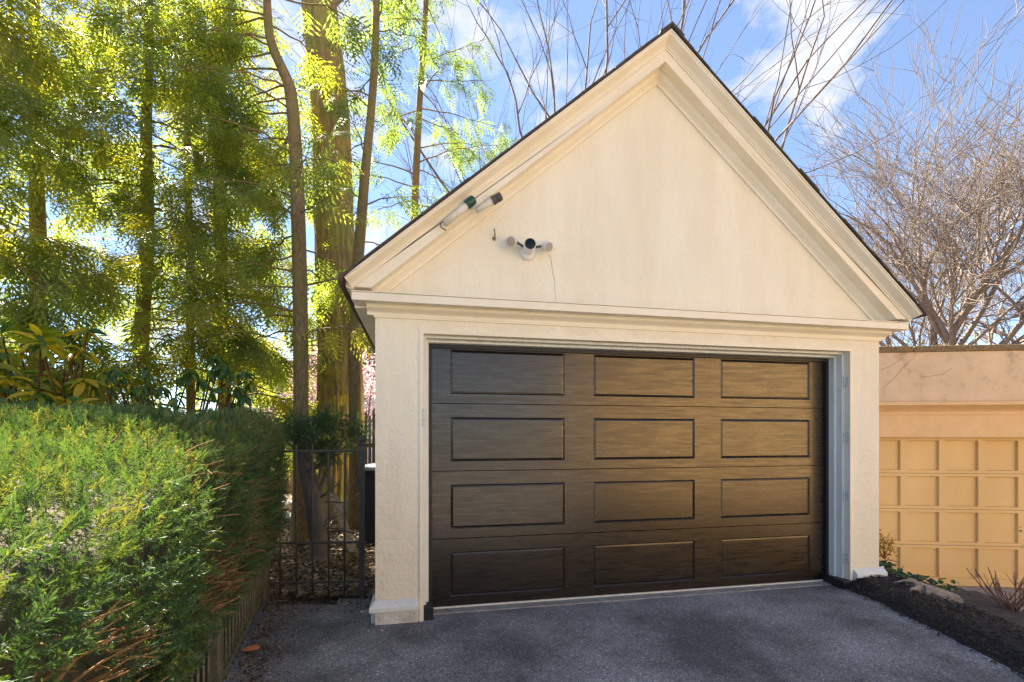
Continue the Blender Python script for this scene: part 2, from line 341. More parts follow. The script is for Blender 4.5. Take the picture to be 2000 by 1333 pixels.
gpart(MB().box(XL+.2, XR-.2, YW+.25, YB-.2, -.3, -.01), 'floor_slab', M['concrete'])
# casing and stepped jamb
gpart(MB().prism(ell(OX0, OX1, OZ, -.004, .027), YW-.010, YW+.27), 'casing', M['trim'], bevel=.002)
gpart(MB().prism(ell(OX0, OX1, OZ, .0272, .046), YW+.055, YW+.27), 'jamb', M['jamb'], bevel=.003)
gpart(MB().prism(ell(OX0, OX1, OZ, .0462, .066), YW+.115, YW+.27), 'jamb', M['jamb'], bevel=.003)
gpart(MB().prism(ell(OX0, OX1, OZ, .0662, .094), YW+.175, YW+.25), 'weatherstrip', M['black'])
# plinth blocks and sill mouldings at the pier feet
for x0, x1 in ((XL-.005, OX0-.012), (OX1+.012, XR+.005)):
    b = MB(); n = 10; prof = [(YW-.012, -.3), (YW-.014, .105), (YW+.02, .105), (YW+.02, -.3)]
    gpart(MB().box(x0, x1, YW-.018, YW+.02, -.35, .10), 'plinth', M['plinth'], bevel=.008)
    side = -1 if x0 < 1 else 1
    a0, a1 = (x0-.035, x1+.004) if side < 0 else (x0-.004, x1+.035)
    gpart(MB().add([(a0,YW-.05,.10),(a1,YW-.05,.10),(a1,YW-.05,.135),(a0,YW-.05,.135),(a0,YW+.3,.10),(a1,YW+.06,.10),(a1,YW-.001,.175),(a0+.03*(side<0),YW-.001,.175),(a0,YW+.3,.135),(a1,YW+.06,.135)],
        [(0,1,2,3),(3,2,6,7),(0,4,5,1),(0,3,8,4),(1,5,9,2),(2,9,6),(3,7,8)]), 'plinth_moulding', M['jamb'], bevel=.006)
gpart(MB().box(XL-.03, XL-.001, YW+.02, YW+1.2, -.05, .14), 'side_flashing', M['jamb'])
for x0, x1 in ((OX0+.02, OX0+.10), (OX1-.115, OX1+.008)):
    gpart(MB().box(x0, x1, YW-.03 if x0 > 1 else YW+.0, YW+.2, -.1, .075 if x0 > 1 else .10), 'jamb_foot', M['black'], bevel=.006)
gpart(MB().box(OX0+.09, OX1-.09, YW+.10, YW+.26, -.2, .012), 'threshold', M['concrete'], bevel=.004)
gpart(MB().box(OX0+.09, OX1-.09, YW+.19, YW+.205, .012, .024), 'bottom_seal', M['whitepaint'])
# horizontal cornice
CX0, CX1, YC = XL-.145, XR+.145, 3.351
gpart(MB().box(CX0, CX1, YC, YW-.001, 2.317, 2.374), 'cornice', M['trim'], bevel=.003)
gpart(MB().add([(CX0-.004,YC-.006,2.375),(CX1+.004,YC-.006,2.375),(CX1+.004,YW-.001,2.400),(CX0-.004,YW-.001,2.400),(CX0-.004,YC-.006,2.381),(CX1+.004,YC-.006,2.381),(CX1+.004,YW-.001,2.406),(CX0-.004,YW-.001,2.406)],
    [(0,3,2,1),(4,5,6,7),(0,1,5,4),(1,2,6,5),(2,3,7,6),(3,0,4,7)]), 'cornice_flashing', M['trim'])
def cyma(n0, y0, n1, y1, k=8):   # S-curve from (n0,y0) to (n1,y1)
    return [(n0+(n1-n0)*t, y0+(y1-y0)*(t - .16*math.sin(2*math.pi*t))) for t in [i/k for i in range(k+1)]]
def hsweep(prof, x0, x1, zt): # horizontal moulding: n measured down from zt
    return MB().sweep(prof, [(x0, zt), (x1, zt)])
bed = [(0.0, YW-.001), (0.0, 3.425)] + [(.006, 3.425)] + cyma(.008, 3.432, .058, 3.484) + [(.066, 3.484), (.066, YW-.001)]
gpart(hsweep(bed, XL-.055, XR+.055, 2.3165), 'bed_moulding', M['trim'])
gpart(MB().box(XL-.01, XR+.01, YW-.013, YW-.0005, 2.236, 2.2503), 'bed_fillet', M['trim'])
# rakes: board, crown, bed moulding
def rake_poly(side, n0, n1, zcut):
    e = CX0 if side < 0 else CX1
    xo = e; zo = roof_z(e, n0)
    xi = XC + side*(ZAP - n1/CS - zcut)/SL
    p = [(e, zcut), (xi, zcut), (XC, roof_z(XC, n1)), (XC, roof_z(XC, n0)), (e, zo)]
    return p if side < 0 else p[::-1]
for sd_ in (-1, 1):
    gpart(MB().prism(rake_poly(sd_, .06, .136, 2.4065), YC, YW-.0015), 'rake_board', M['trim'])
path = [(XC-TIP, roof_z(XC-TIP)), (XC, ZAP), (XC+TIP, roof_z(XC+TIP))]
crown = [(0, YC+.03), (0, 3.258), (.010, 3.258), (.011, 3.264)] + cyma(.013, 3.266, .052, 3.334) + [(.053, 3.341), (.066, 3.341), (.066, YC-.0005), (.066, YC+.03)]
o = gpart(MB().sweep(crown, path), 'rake_crown', M['trim'])
bedr = [(.136, YW-.001), (.136, 3.432), (.142, 3.432)] + cyma(.144, 3.438, .188, 3.484) + [(.196, 3.484), (.196, YW-.001)]
zc = 2.407
def clip_path(n):
    dx = (ZAP - n/CS - zc)/SL
    return dx
xi = clip_path(.136)
gpart(MB().sweep(bedr, [(XC-2.335, roof_z(XC-2.335)), (XC, ZAP), (XC+2.335, roof_z(XC+2.335))]), 'rake_bed_moulding', M['trim'])
# eaves
for s_ in (-1, 1):
    e = CX0 if s_ < 0 else CX1; w = XL if s_ < 0 else XR
    a, b = sorted((e, w)); gpart(MB().box(a+.002, b-.002, YW+.0, YB+.1, 2.30, 2.316), 'eave_soffit', M['trim'])
    a, b = sorted((e, e+s_*-.02)); gpart(MB().box(a, b, YW+.0, YB+.1, 2.3165, roof_z(e, .03)), 'eave_fascia', M['trim'])
    gpart(MB().add([(x, y, z) for y in (YC-.0, YB+.15) for x, z in ((e, roof_z(e,.066)), (XC+s_*TIP, roof_z(XC+s_*TIP, .03)), (XC+s_*TIP, roof_z(XC+s_*TIP)), (e, roof_z(e)))], [(0,1,2,3),(7,6,5,4),(0,4,5,1),(1,5,6,2),(2,6,7,3),(3,7,4,0)]), 'eave_crown', M['trim'])
    n = 17
    for i in range(n):
        y0 = 3.235 + i*.375; x0 = XC+s_*(TIP-.07); x1 = XC+s_*(TIP+(.035 if s_ < 0 else .015)+.006*rnd.random())
        y1 = y0 + .368
        gpart(MB().add([(x0,y0,roof_z(x0)+.001),(x1,y0,roof_z(x1)-.012),(x1,y1,roof_z(x1)-.012),(x0,y1,roof_z(x0)+.001),(x0,y0,roof_z(x0)+.02),(x1,y0,roof_z(x1)+.012),(x1,y1,roof_z(x1)+.012),(x0,y1,roof_z(x0)+.02)],
            [(0,3,2,1),(4,5,6,7),(0,1,5,4),(1,2,6,5),(2,3,7,6),(3,0,4,7)]), 'eave_board', M['eaveboard'])
    # roof deck and shingles
    mb = MB(); courses = 17; run = TIP+.015
    for k in range(courses):
        t0 = k/courses*run; t1 = (k+1.35)/courses*run
        if t1 > run+.02: t1 = run+.02
        xa, xb = XC+s_*t0, XC+s_*t1; za, zb = ZAP-SL*t0+.022, ZAP-SL*t1+.027
        y = 3.52
        while y < YB+.2:
            y2 = min(y+rnd.uniform(.2,.34), YB+.2); dz = rnd.uniform(-.002,.003)
            mb.add([(xa,y,za-.004),(xb,y,zb-.010+dz),(xb,y2-.004,zb-.010+dz),(xa,y2-.004,za-.004),(xa,y,za+.004),(xb,y,zb+dz),(xb,y2-.004,zb+dz),(xa,y2-.004,za+.004)], [(0,3,2,1),(4,5,6,7),(0,1,5,4),(1,2,6,5),(2,3,7,6),(3,0,4,7)]); y = y2
    tag(gpart(mb, 'roof_shingles', M['shingle']), kind='stuff')
    gpart(MB().add([(XC,3.262,ZAP+.001),(XC+s_*(TIP-.072),3.262,roof_z(XC+s_*(TIP-.072))+.001),(XC+s_*(TIP-.072),YB+.15,roof_z(XC+s_*(TIP-.072))+.001),(XC,YB+.15,ZAP+.001),
        (XC,3.262,ZAP+.017),(XC+s_*(TIP-.072),3.262,roof_z(XC+s_*(TIP-.072))+.015),(XC+s_*(TIP-.072),YB+.15,roof_z(XC+s_*(TIP-.072))+.015),(XC,YB+.15,ZAP+.017)], [(0,3,2,1),(4,5,6,7),(0,1,5,4),(1,2,6,5),(2,3,7,6),(3,0,4,7)]), 'roof_deck', M['eaveboard'])
    for k in range(courses):
        t0 = k/courses*run; t1 = min((k+1.3)/courses*run, run+.02)
        xa, xb = XC+s_*t0, XC+s_*t1; za, zb = ZAP-SL*t0+.021, ZAP-SL*t1+.025+rnd.uniform(-.002,.003); y = 3.244+rnd.uniform(-.008,.010)
        gpart(MB().add([(xa,y,za-.003),(xb,y,zb-.012),(xb,3.515,zb-.012),(xa,3.515,za-.003),(xa,y,za+.005),(xb,y,zb),(xb,3.515,zb),(xa,3.515,za+.005)], [(0,3,2,1),(4,5,6,7),(0,1,5,4),(1,2,6,5),(2,3,7,6),(3,0,4,7)]), 'shingle', M['shingle'])
gpart(MB().prism([(XC-.10, ZAP-.055),(XC,ZAP+.028),(XC+.10,ZAP-.055),(XC+.10,ZAP-.043),(XC,ZAP+.042),(XC-.10,ZAP-.043)], 3.24, YB+.2), 'ridge_cap', M['shingle'])
# panel door
YD = 3.70; PX = [(.2386,1.183),(1.440,2.382),(2.640,3.571)]; DX0, DX1 = .080, 3.745
for k in range(4):
    z0 = .024 + k*.5365; z1 = z0 + .5305
    if k == 3: z1 = 2.16
    pz0, pz1 = z0+.074, z0+.425
    xs = [DX0] + [v for p in PX for v in p] + [DX1]; zs = [z0, pz0, pz1, z1]; mb = MB()
    for i in range(len(xs)-1):
        for j in range(3):
            if j == 1 and i % 2 == 1: continue
            mb.add([(xs[i],YD,zs[j]),(xs[i+1],YD,zs[j]),(xs[i+1],YD,zs[j+1]),(xs[i],YD,zs[j+1])], [(0,1,2,3)])
    # rolled top and bottom edges of the section and its back
    mb.add([(DX0,YD,z0),(DX1,YD,z0),(DX1,YD+.012,z0-.0014),(DX0,YD+.012,z0-.0014)], [(0,3,2,1)])
    mb.add([(DX0,YD,z1),(DX1,YD,z1),(DX1,YD+.012,z1+.0014),(DX0,YD+.012,z1+.0014)], [(0,1,2,3)])
    mb.add([(DX0,YD+.045,z0),(DX1,YD+.045,z0),(DX1,YD+.045,z1),(DX0,YD+.045,z1)], [(0,3,2,1)])
    sec = gpart(mb, 'door_section', M['door'])
    for a, b in PX:
        d = .009; w = .009; p = MB()
        O = [(a,YD,pz0),(b,YD,pz0),(b,YD,pz1),(a,YD,pz1)]
        I = [(a+w,YD+d,pz0+w),(b-w,YD+d,pz0+w),(b-w,YD+d,pz1-w),(a+w,YD+d,pz1-w)]
        I2 = [(a+w+.012,YD+d-.004,pz0+w+.012),(b-w-.012,YD+d-.004,pz0+w+.012),(b-w-.012,YD+d-.004,pz1-w-.012),(a+w+.012,YD+d-.004,pz1-w-.012)]
        p.add(O+I+I2, [(i,(i+1)%4,(i+1)%4+4,i+4) for i in range(4)] + [(i+4,(i+1)%4+4,(i+1)%4+8,i+8) for i in range(4)] + [(8,9,10,11)])
        gpart(p, 'panel', M['door'], parent=sec)
# hinges on the right jamb, strike plate on the left casing
for z in (1.86, 1.36, .83, .26):
    mb = MB(); x = OX1-.027
    for q in range(3): mb.cyl((x-.005, YW+.047, z-.045+q*.031), (x-.005, YW+.047, z-.045+q*.031+.028), .008, sides=8)
    mb.box(x-.004, x-.001, YW+.005, YW+.045, z-.045, z+.045)
    gpart(mb, 'hinge', M['hinge'], bevel=.001)
gpart(MB().box(.018, .040, YW-.016, YW+.01, 1.44, 1.575), 'strike_plate', M['hinge'], bevel=.002)
# wall-mounted things
def wallpt(px, py, y=YW):
    u = (px-HX)/FPX; k = y/(math.cos(YAW)-math.sin(YAW)*u)
    return Vector((k*(math.cos(YAW)*u+math.sin(YAW)), y, CAMZ + (HY-py)/FPX*k))
keep(tubes('hairline_crack', [(np.array([wallpt(x, y, YW-.0006) for x, y in ((1073,497),(1077,512),(1079,531),(1083,548),(1084,570),(1086,592))]), [.0012,.0016,.001,.0014,.001,.0008], 4)], M['eaveboard']), garage)
p = wallpt(1030, 492); sc = empty('security_camera', p, 'white floodlight camera with black lens and two round lamps on gable', 'camera')
def loc(mb, name, m, par, smooth=True, bevel=0): return mb.build(name, m, par, smooth, bevel)
def flat(o):
    b = o.modifiers.new('split', 'EDGE_SPLIT'); b.split_angle = R(35); return o
flat(loc(MB().lathe((0,0,-.01), (0,-1,0), [(.062,0),(.064,.012),(.056,.03),(.035,.042)]), 'base', M['white'], sc))
body = flat(loc(MB().lathe((-.0,-.03,.0), (-.10,-1,.02), [(.02,0),(.042,.012),(.046,.03),(.046,.105),(.042,.115)]), 'camera_body', M['white'], sc))
flat(loc(MB().lathe((-.0115,-.145,.0023), (-.10,-1,.02), [(.041,0),(.040,.004),(.036,.006)]), 'lens', M['lens'], body))
for s_ in (-1, 1):
    arm = loc(MB().cyl((s_*.03,-.03,.02), (s_*.10,-.055,.045 if s_ < 0 else .03), .009), 'arm', M['iron'], sc)
    d = Vector((s_*.55,-1,-.55)).normalized(); c0 = Vector((s_*.115,-.03,.062 if s_ < 0 else .045))
    hd = flat(loc(MB().lathe(c0, d, [(.02,0),(.030,.012),(.037,.03),(.038,.078)]), 'lamp_head', M['white'], sc))
    flat(loc(MB().lathe(c0+d*.0782, d, [(.0345,0),(.033,.003)]), 'lamp_face', M['lampface'], hd))
p1 = wallpt(868, 440, 3.335); fl = empty('floodlight_holder', p1, 'old twin socket floodlight holder, one socket green, fixed to the left rake', 'light')
q1 = wallpt(912, 401, 3.315)-p1; q2 = wallpt(930, 412, 3.33)-p1; q3 = wallpt(962, 393, 3.31)-p1
mb = MB().cyl((0,-.02,0), q1, .022, .026, 12); loc(mb, 'lamp_tube', M['whitepaint'], fl)
d = q1.normalized(); flat(loc(MB().lathe(q1-d*.005, d, [(.030,0),(.034,.01),(.034,.055),(.030,.07),(.015,.08)], 14), 'green_socket', M['green'], fl))
loc(MB().cyl(q2, q3, .018, .026, 12), 'lamp_tube', M['whitepaint'], fl)
d = (q3-q2).normalized(); flat(loc(MB().lathe(q3-d*.005, d, [(.028,0),(.032,.008),(.032,.03),(.028,.034),(.028,.04),(.032,.045),(.030,.075)], 14), 'socket', M['iron'], fl))
mb = MB(); pts = [Vector((.0,-.03,.02)), Vector((-.03,-.03,-.005)), Vector((-.025,-.035,-.035)), Vector((.01,-.03,-.05))]
for a, b in zip(pts[:-1], pts[1:]): mb.cyl(a, b, .004, sides=6)
loc(mb, 'wire', M['iron'], fl)
p = wallpt(965, 462); hk = empty('wall_hook', p, 'small rusty hook in the stucco left of camera', 'hook')
loc(MB().cyl((0,0,-.02), (0,-.045,-.005), .006).cyl((0,-.045,-.005), (-.005,-.04,.04), .005), 'shank', M['brass'], hk)
loc(MB().lathe((0,-.002,-.02), (0,-1,0), [(.016,0),(.012,.006)], 10), 'rosette', M['brass'], hk)
# ================================================================ NEIGHBOUR'S GARAGE
NROT = -(YAW + R(5.7)); NS = L(5.17, 6.5)
ng = empty('flat_roof_garage', (NS.x, NS.y, 0), 'peach stucco flat-roofed garage with ochre panelled door', 'garage', NROT)
def npart(mb, name, m, parent=ng, bevel=0): return mb.build(name, m, parent, False, bevel)
DT, DB = 1.363, -.735
npart(MB().box(-1.0, 6.5, .0, .2, 1.745, 2.53), 'upper_wall', M['neighwall'])
npart(MB().box(-1.0, -.22, .0, .2, -.9, 1.745), 'pier', M['neighwall'])
npart(MB().box(4.6, 6.5, .0, .2, -.9, 1.745), 'pier', M['neighwall'])
npart(MB().box(-1.0, -.8, .2, 6, -.9, 2.53), 'side_wall', M['neighwall']); npart(MB().box(6.3, 6.5, .2, 6, -.9, 2.53), 'side_wall', M['neighwall'])
npart(MB().box(-1.0, 6.5, 6, 6.2, -.9, 2.53), 'back_wall', M['neighwall'])
x = -1.03
while x < 6.5:
    w = 1.45; npart(MB().box(x, min(x+w, 6.53)-.012, -.03, .25, 2.531, 2.615), 'coping_stone', M['coping'], bevel=.012); x += w
npart(MB().box(-1.03, 6.53, .25, 6.23, 2.5, 2.6), 'roof', M['roofgrey'])
npart(MB().box(-.2, 4.58, -.02, .199, 1.345, 1.744), 'lintel_board', M['neightrim'], bevel=.004)
npart(MB().prism([(-.02,0),(0,0)], 0, 1) if False else MB().add([(x,y,z) for x in (-.17, 4.6) for y, z in ((-.021,1.70),(-.03,1.70),(-.055,1.73),(-.12,1.775),(-.15,1.785),(-.15,1.83),(-.001,1.845),(-.001,1.7445),(-.021,1.7435))],
    [tuple(range(9)), tuple(range(17,8,-1))] + [(i, i+9, (i+1)%9+9, (i+1)%9) for i in range(9)]), 'cornice', M['neightrim'])
npart(MB().box(-.2, 4.58, -.035, -.0205, 1.66, 1.70), 'cornice_fillet', M['neightrim'])
nd = npart(MB(), 'garage_door', M['neighdoor']) if False else None
mb = MB(); xs = [-.2]; cols_ = []
for k in range(-1, 8):
    a = .417+.504*k; cols_.append((a, a+.415))
rows_ = [(1.30-.504*r-.42, 1.30-.504*r) for r in range(4)]
yd = .10
xe = [-.2] + [v for c in cols_ for v in c] + [4.6]; ze = [DB] + [v for r in rows_[::-1] for v in r] + [DT]
for i in range(len(xe)-1):
    for j in range(len(ze)-1):
        if i % 2 == 1 and j % 2 == 1: continue
        mb.add([(xe[i],yd,ze[j]),(xe[i+1],yd,ze[j]),(xe[i+1],yd,ze[j+1]),(xe[i],yd,ze[j+1])], [(0,1,2,3)])
ndoor = npart(mb, 'garage_door', M['neighdoor'])
for a, b in cols_:
    for c, d in rows_:
        w = .008; dp = .034
        O = [(a,yd,c),(b,yd,c),(b,yd,d),(a,yd,d)]; I = [(a+w,yd+dp,c+w),(b-w,yd+dp,c+w),(b-w,yd+dp,d-w),(a+w,yd+dp,d-w)]
        npart(MB().add(O+I, [(i,(i+1)%4,(i+1)%4+4,i+4) for i in range(4)]+[(4,5,6,7)]), 'panel', M['neighdoor'], ndoor)
for r in range(3):
    z = rows_[r][0]-.042
    npart(MB().box(-.2, 4.6, yd-.001, yd+.001, z-.0025, z+.0025), 'section_seam', M['eaveboard'], ndoor)
npart(MB().lathe((1.868, yd, .05), (0,-1,0), [(.014,0),(.014,.012),(.008,.016)], 12).lathe((1.868, yd, .10), (0,-1,0), [(.008,0),(.006,.008)], 10), 'lock', M['brass'], ndoor)
npart(MB().cyl((1.93,yd,-.165),(1.93,yd-.05,-.165),.008).cyl((1.90,yd-.05,-.16),(2.06,yd-.05,-.17),.011), 'handle', M['iron'], ndoor)
npart(MB().cyl((1.80,yd,-.66),(1.80,yd-.03,-.66),.006).cyl((1.92,yd,-.66),(1.92,yd-.03,-.66),.006).cyl((1.78,yd-.03,-.66),(1.94,yd-.03,-.66),.009), 'lift_handle', M['brass'], ndoor)
npart(MB().box(-.2, 4.6, .02, .3, -.9, DB-.006), 'door_sill', M['concrete'])
for pts in ([(.03,2.02),(.16,2.17),(.30,2.33),(.42,2.47),(.46,2.52)], [(.5,2.19),(.62,2.195),(.80,2.22),(.92,2.29)], [(.02,2.28),(.15,2.36),(.28,2.45)]):
    tubes('dead_vine', [(np.array([(x+.01*math.sin(z*90), -.002, z+.01*math.sin(x*70)) for x, z in pts]), [.002,.0012,.002,.001,.0012][:len(pts)], 5)], M['twig'], ng)
npart(MB().box(-.215, -.10, -.01, .05, 1.10, 1.33).box(-.20,-.03,-.03,.06,1.28,1.335), 'door_bracket', M['neightrim'])
# low sloping edge wall between the two yards
def edge_wall():
    A = L(3.45, 4.92, .165); B = L(4.1, 4.55, -.10); d = (B-A); n = Vector((-d.y, d.x, 0)).normalized()*.05; mb = MB(); k = 14
    rows = []
    for i in range(k+1):
        p = A + d*(i/k); z = p.z + .012*mnoise.noise((i*.9, 2, 0))
        rows += [(p.x-n.x, p.y-n.y, -.9), (p.x-n.x, p.y-n.y, z), (p.x+n.x, p.y+n.y, z+.004), (p.x+n.x, p.y+n.y, -.9)]
    f = [(i*4+j, i*4+(j+1)%4, i*4+4+(j+1)%4, i*4+4+j) for i in range(k) for j in range(4)] + [(3,2,1,0), tuple(k*4+j for j in range(4))]
    o = mb.add(rows, f).build('edge_wall', M['trim'], bevel=.008)
    tag(o, 'low cream edge wall sloping down through ivy beside the garage corner', 'wall')
edge_wall()
# ================================================================ HOUSE MIRRORED IN THE DOOR (behind the camera), FAR HOUSE
hs = empty('ochre_house', (14.2, -7.5, 0), 'sunlit ochre house mirrored as a golden glow in the dark door', 'house')
def house():
    mb = MB(); X0, X1, H = -7.0, 9.0, 6.6
    wins = [(-5.2,-4.1,4.7,6.0),(-1.6,-.5,4.7,6.0),(2.4,3.5,4.7,6.0),(6.0,7.1,4.7,6.0),(7.0,8.3,.9,2.5)]
    mb.box(X0, X1, -8, 0, -1, H); mb.build('wall', M['house'], hs)
    for a, b, c, d in wins:
        w = MB().box(a, b, .002, .05, c, d).build('window', M['whitepaint'], hs)
        MB().box(a+.08, (a+b)/2-.03, .03, .06, c+.08, d-.08).build('pane', M['glass'], w); MB().box((a+b)/2+.03, b-.08, .03, .06, c+.08, d-.08).build('pane', M['glass'], w)
    dr = MB().box(5.2, 6.3, .002, .07, 0, 2.2).build('door', M['cedar'], hs); MB().cyl((5.35,.07,1.05),(5.35,.13,1.05),.03).build('handle', M['brass'], dr)
    MB().add([(X0-.4,.5,H),(X1+.4,.5,H),(X1+.4,-8.5,H),(X0-.4,-8.5,H),(X0+3,-4,H+2.4),(X1-3,-4,H+2.4)], [(0,1,5,4),(1,2,5),(2,3,4,5),(3,0,4),(0,3,2,1)]).build('roof', M['roofgrey'], hs)
house()
pf = W(700, 849, 21); fh = empty('far_house', (pf.x, pf.y, 0), 'pale sided house glimpsed behind the magnolia blossom', 'house', -YAW)
def far_house():
    MB().box(-3.2, 3.5, .05, 5, -.1, 4.2).build('wall', M['siding'], fh)
    for k in range(16): MB().box(-3.22, 3.52, .0, .049, .1+k*.25, .1+k*.25+.225).build('siding_board', M['siding'], fh)
    MB().prism([(-3.6,4.2),(3.9,4.2),(.15,6.6)], -.3, 5.3).build('roof', M['roofgrey'], fh)
    w = MB().box(-.1, .9, -.04, -.001, 3.0, 4.05).build('window', M['glass'], fh)
    for k in range(7): MB().box(-.05, .85, -.07, -.041, 3.05+k*.14, 3.05+k*.14+.075).build('louvre', M['white'], w)
far_house()
# ================================================================ FENCES AND GATE
gate_r = W(707, 1168, 3.95); gate_r.z = 0; gate_l = L(-2.065, 3.90)
def iron_gate():
    g = empty('iron_gate', gate_r, 'dark iron garden gate with upright bars between hedge and garage', 'gate')
    d = gate_l - gate_r; ln = d.length; d.normalize()
    def P(s, z): return d*s + Vector((0, 0, z))
    post = MB().box(-.022, .022, -.022, .022, -.02, 1.29).build('post', M['iron'], g, bevel=.003)
    MB().lathe((0,0,1.29), (0,0,1), [(.03,0),(.03,.012),(.014,.02),(.026,.035),(.031,.052),(.024,.072),(.006,.084)], 14).build('finial', M['iron'], post, True)
    MB().box(d.x*ln-.022, d.x*ln+.022, d.y*ln-.022, d.y*ln+.022, -.02, .46).build('post', M['iron'], g, bevel=.003)
    for z, s1 in ((1.243, ln-.04), (.468, ln), (.135, ln)):
        MB().cyl(P(.0, z), P(s1, z), .010, sides=6).build('rail', M['iron'], g)
    for k in range(5):
        s = .145+k*.133; MB().cyl(P(s, .03), P(s, 1.30 if k in (2, 3) else 1.25), .0085, sides=8).build('bar', M['iron'], g, True)
    lt = MB().box(-.05, .0, -.012, .012, .95, 1.0).cyl((-.03,-.03,.975), (-.03,.03,.975), .008); lt.build('latch', M['iron'], g)
iron_gate()
def fl_lat(dep): return -1.60 - (dep-2.59)*.37
def low_fence():
    base = L(fl_lat(3.85), 3.85); g = empty('low_iron_fence', base, 'low faded iron picket fence running along the hedge foot', 'fence')
    def at(dep, z, off=0): v = L(fl_lat(dep)+off, dep, z) - base; return v
    post = at(3.86, 0); MB().box(post.x-.025, post.x+.025, post.y-.025, post.y+.025, -.02, .47).build('post', M['ironfence'], g, bevel=.003)
    dep = 3.78; k = 0
    while dep > 1.0:
        MB().cyl(at(dep, .02), at(dep, .42), .008, sides=6).build('picket', M['ironfence'], g, True); dep -= .085
    for z in (.075, .385):
        mb = MB(); a, b = at(3.86, z), at(1.0, z); n = Vector((0,0,.018)); s = Vector((.006,.002,0))
        mb.add([a-n-s, b-n-s, b-n+s, a-n+s, a+n-s, b+n-s, b+n+s, a+n+s], [(0,3,2,1),(4,5,6,7),(0,1,5,4),(1,2,6,5),(2,3,7,6),(3,0,4,7)]); mb.build('rail', M['ironfence'], g)
    MB().box(*(lambda q: (q.x-.025, q.x+.025, q.y-.025, q.y+.025))(at(2.35, 0)), -.02, .45).build('post', M['ironfence'], g, bevel=.003)
low_fence()
def picket_fence():
    a = W(430, 955, 11.2); a.z = 0; b = W(700, 955, 11.2); b.z = 0; d = (b-a); ln = d.length; d.normalize()
    g = empty('cedar_fence', a, 'honey coloured wooden picket fence at the back of the yard', 'fence', math.atan2(d.y, d.x))
    x = 0
    while x < ln:
        h = .98+rnd.uniform(-.02,.02); MB().prism([(x,.10),(x+.085,.10),(x+.085,h-.03),(x+.0425,h),(x,h-.03)], 0, .02).build('picket', M['cedar'], g); x += .105
    for z in (.06, .8): MB().box(0, ln, .021, .06, z, z+.08).build('rail', M['cedar'], g)
    MB().box(-.1, ln, -.03, .08, -.05, .059).build('base_board', M['cedar'], g)
picket_fence()
def stake_fence():
    b = W(722, 1000, 6.6); b.z = 0; g = empty('stake_fence', b, 'rough brown split stakes fence tight beside the garage wall', 'fence', -YAW)
    for k in range(5):
        x = -.075+k*.055; h = 1.62+rnd.uniform(-.05,.13)
        MB().add([(x,-.015,-.02),(x+.046,-.01,-.02),(x+.046,.02,-.02),(x,.02,-.02),(x+.006,-.012,h),(x+.03,-.01,h+.05),(x+.034,.015,h+.04),(x+.008,.015,h)], [(0,3,2,1),(4,5,6,7),(0,1,5,4),(1,2,6,5),(2,3,7,6),(3,0,4,7)]).build('stake', M['cedar'], g)
    MB().box(-.09, .22, .021, .05, 1.2, 1.26).build('rail', M['cedar'], g)
stake_fence()
b = W(738, 985, 6.0); b.z = 0; g = empty('storage_bin', b, 'dark bin with grey lid behind the gate post', 'bin', -YAW)
MB().add([(-.13,-.13,0),(.13,-.13,0),(.13,.13,0),(-.13,.13,0),(-.16,-.16,.93),(.16,-.16,.93),(.16,.16,.93),(-.16,.16,.93)], [(0,3,2,1),(4,5,6,7),(0,1,5,4),(1,2,6,5),(2,3,7,6),(3,0,4,7)]).build('body', M['bin'], g, bevel=.015)
MB().lathe((0,0,.931), (0,0,1), [(.21,0),(.215,.03),(.19,.055),(.10,.08),(.04,.085)], 16).build('lid', M['lid'], g, True)
# stones and plank behind the gate
def blob(name, c, sx, sy, sz, m, seed, parent=None):
    import bmesh
    bm = bmesh.new(); bmesh.ops.create_icosphere(bm, subdivisions=3, radius=1)
    for v in bm.verts:
        k = 1 + .28*mnoise.noise(v.co*1.3 + Vector((seed*7.1, 0, 0))) + .08*mnoise.noise(v.co*4 + Vector((seed, 3, 0)))
        v.co = Vector((v.co.x*sx*k, v.co.y*sy*k, max(v.co.z, -.35)*sz*k))
    me = bpy.data.meshes.new(name); bm.to_mesh(me); bm.free()
    o = link(name, me, m, parent, True); o.location = c; return o
for i, (px, py, dep, s, lb) in enumerate([(562,960,8.6,.24,'flat pale stone at the foot of the wooden picket fence'), (655,930,8.0,.20,'upright grey stone behind the twisted yew trunk'), (668,965,7.6,.17,'small grey boulder left of the slender trunk foot'), (590,985,7.4,.22,'broad low stone in the leaf litter beyond the gate bars'), (640,905,9.0,.26,'largest grey stone at the back of the yard')]):
    p = W(px, py, dep); p.z = .04 if i in (0, 3) else .12; tag(blob('stone', p, s*1.5, s, s*(.5 if i in (0,3) else 1.2), M['stone'], i), lb, 'stone', 'stones behind the gate')
p0 = W(690, 1050, 5.4); p0.z = .02; p1 = W(650, 965, 5.6)
mb = MB(); d = (p1-p0); s = Vector((.045,.01,0)); t = Vector((0,.012,.006))
mb.add([p0-s-t, p0+s-t, p0+s+t, p0-s+t, p1-s-t, p1+s-t, p1+s+t, p1-s+t], [(0,3,2,1),(4,5,6,7),(0,1,5,4),(1,2,6,5),(2,3,7,6),(3,0,4,7)])
tag(mb.build('leaning_board', M['stumpwood'], bevel=.003), 'weathered board leaning behind the right half of the gate', 'board')
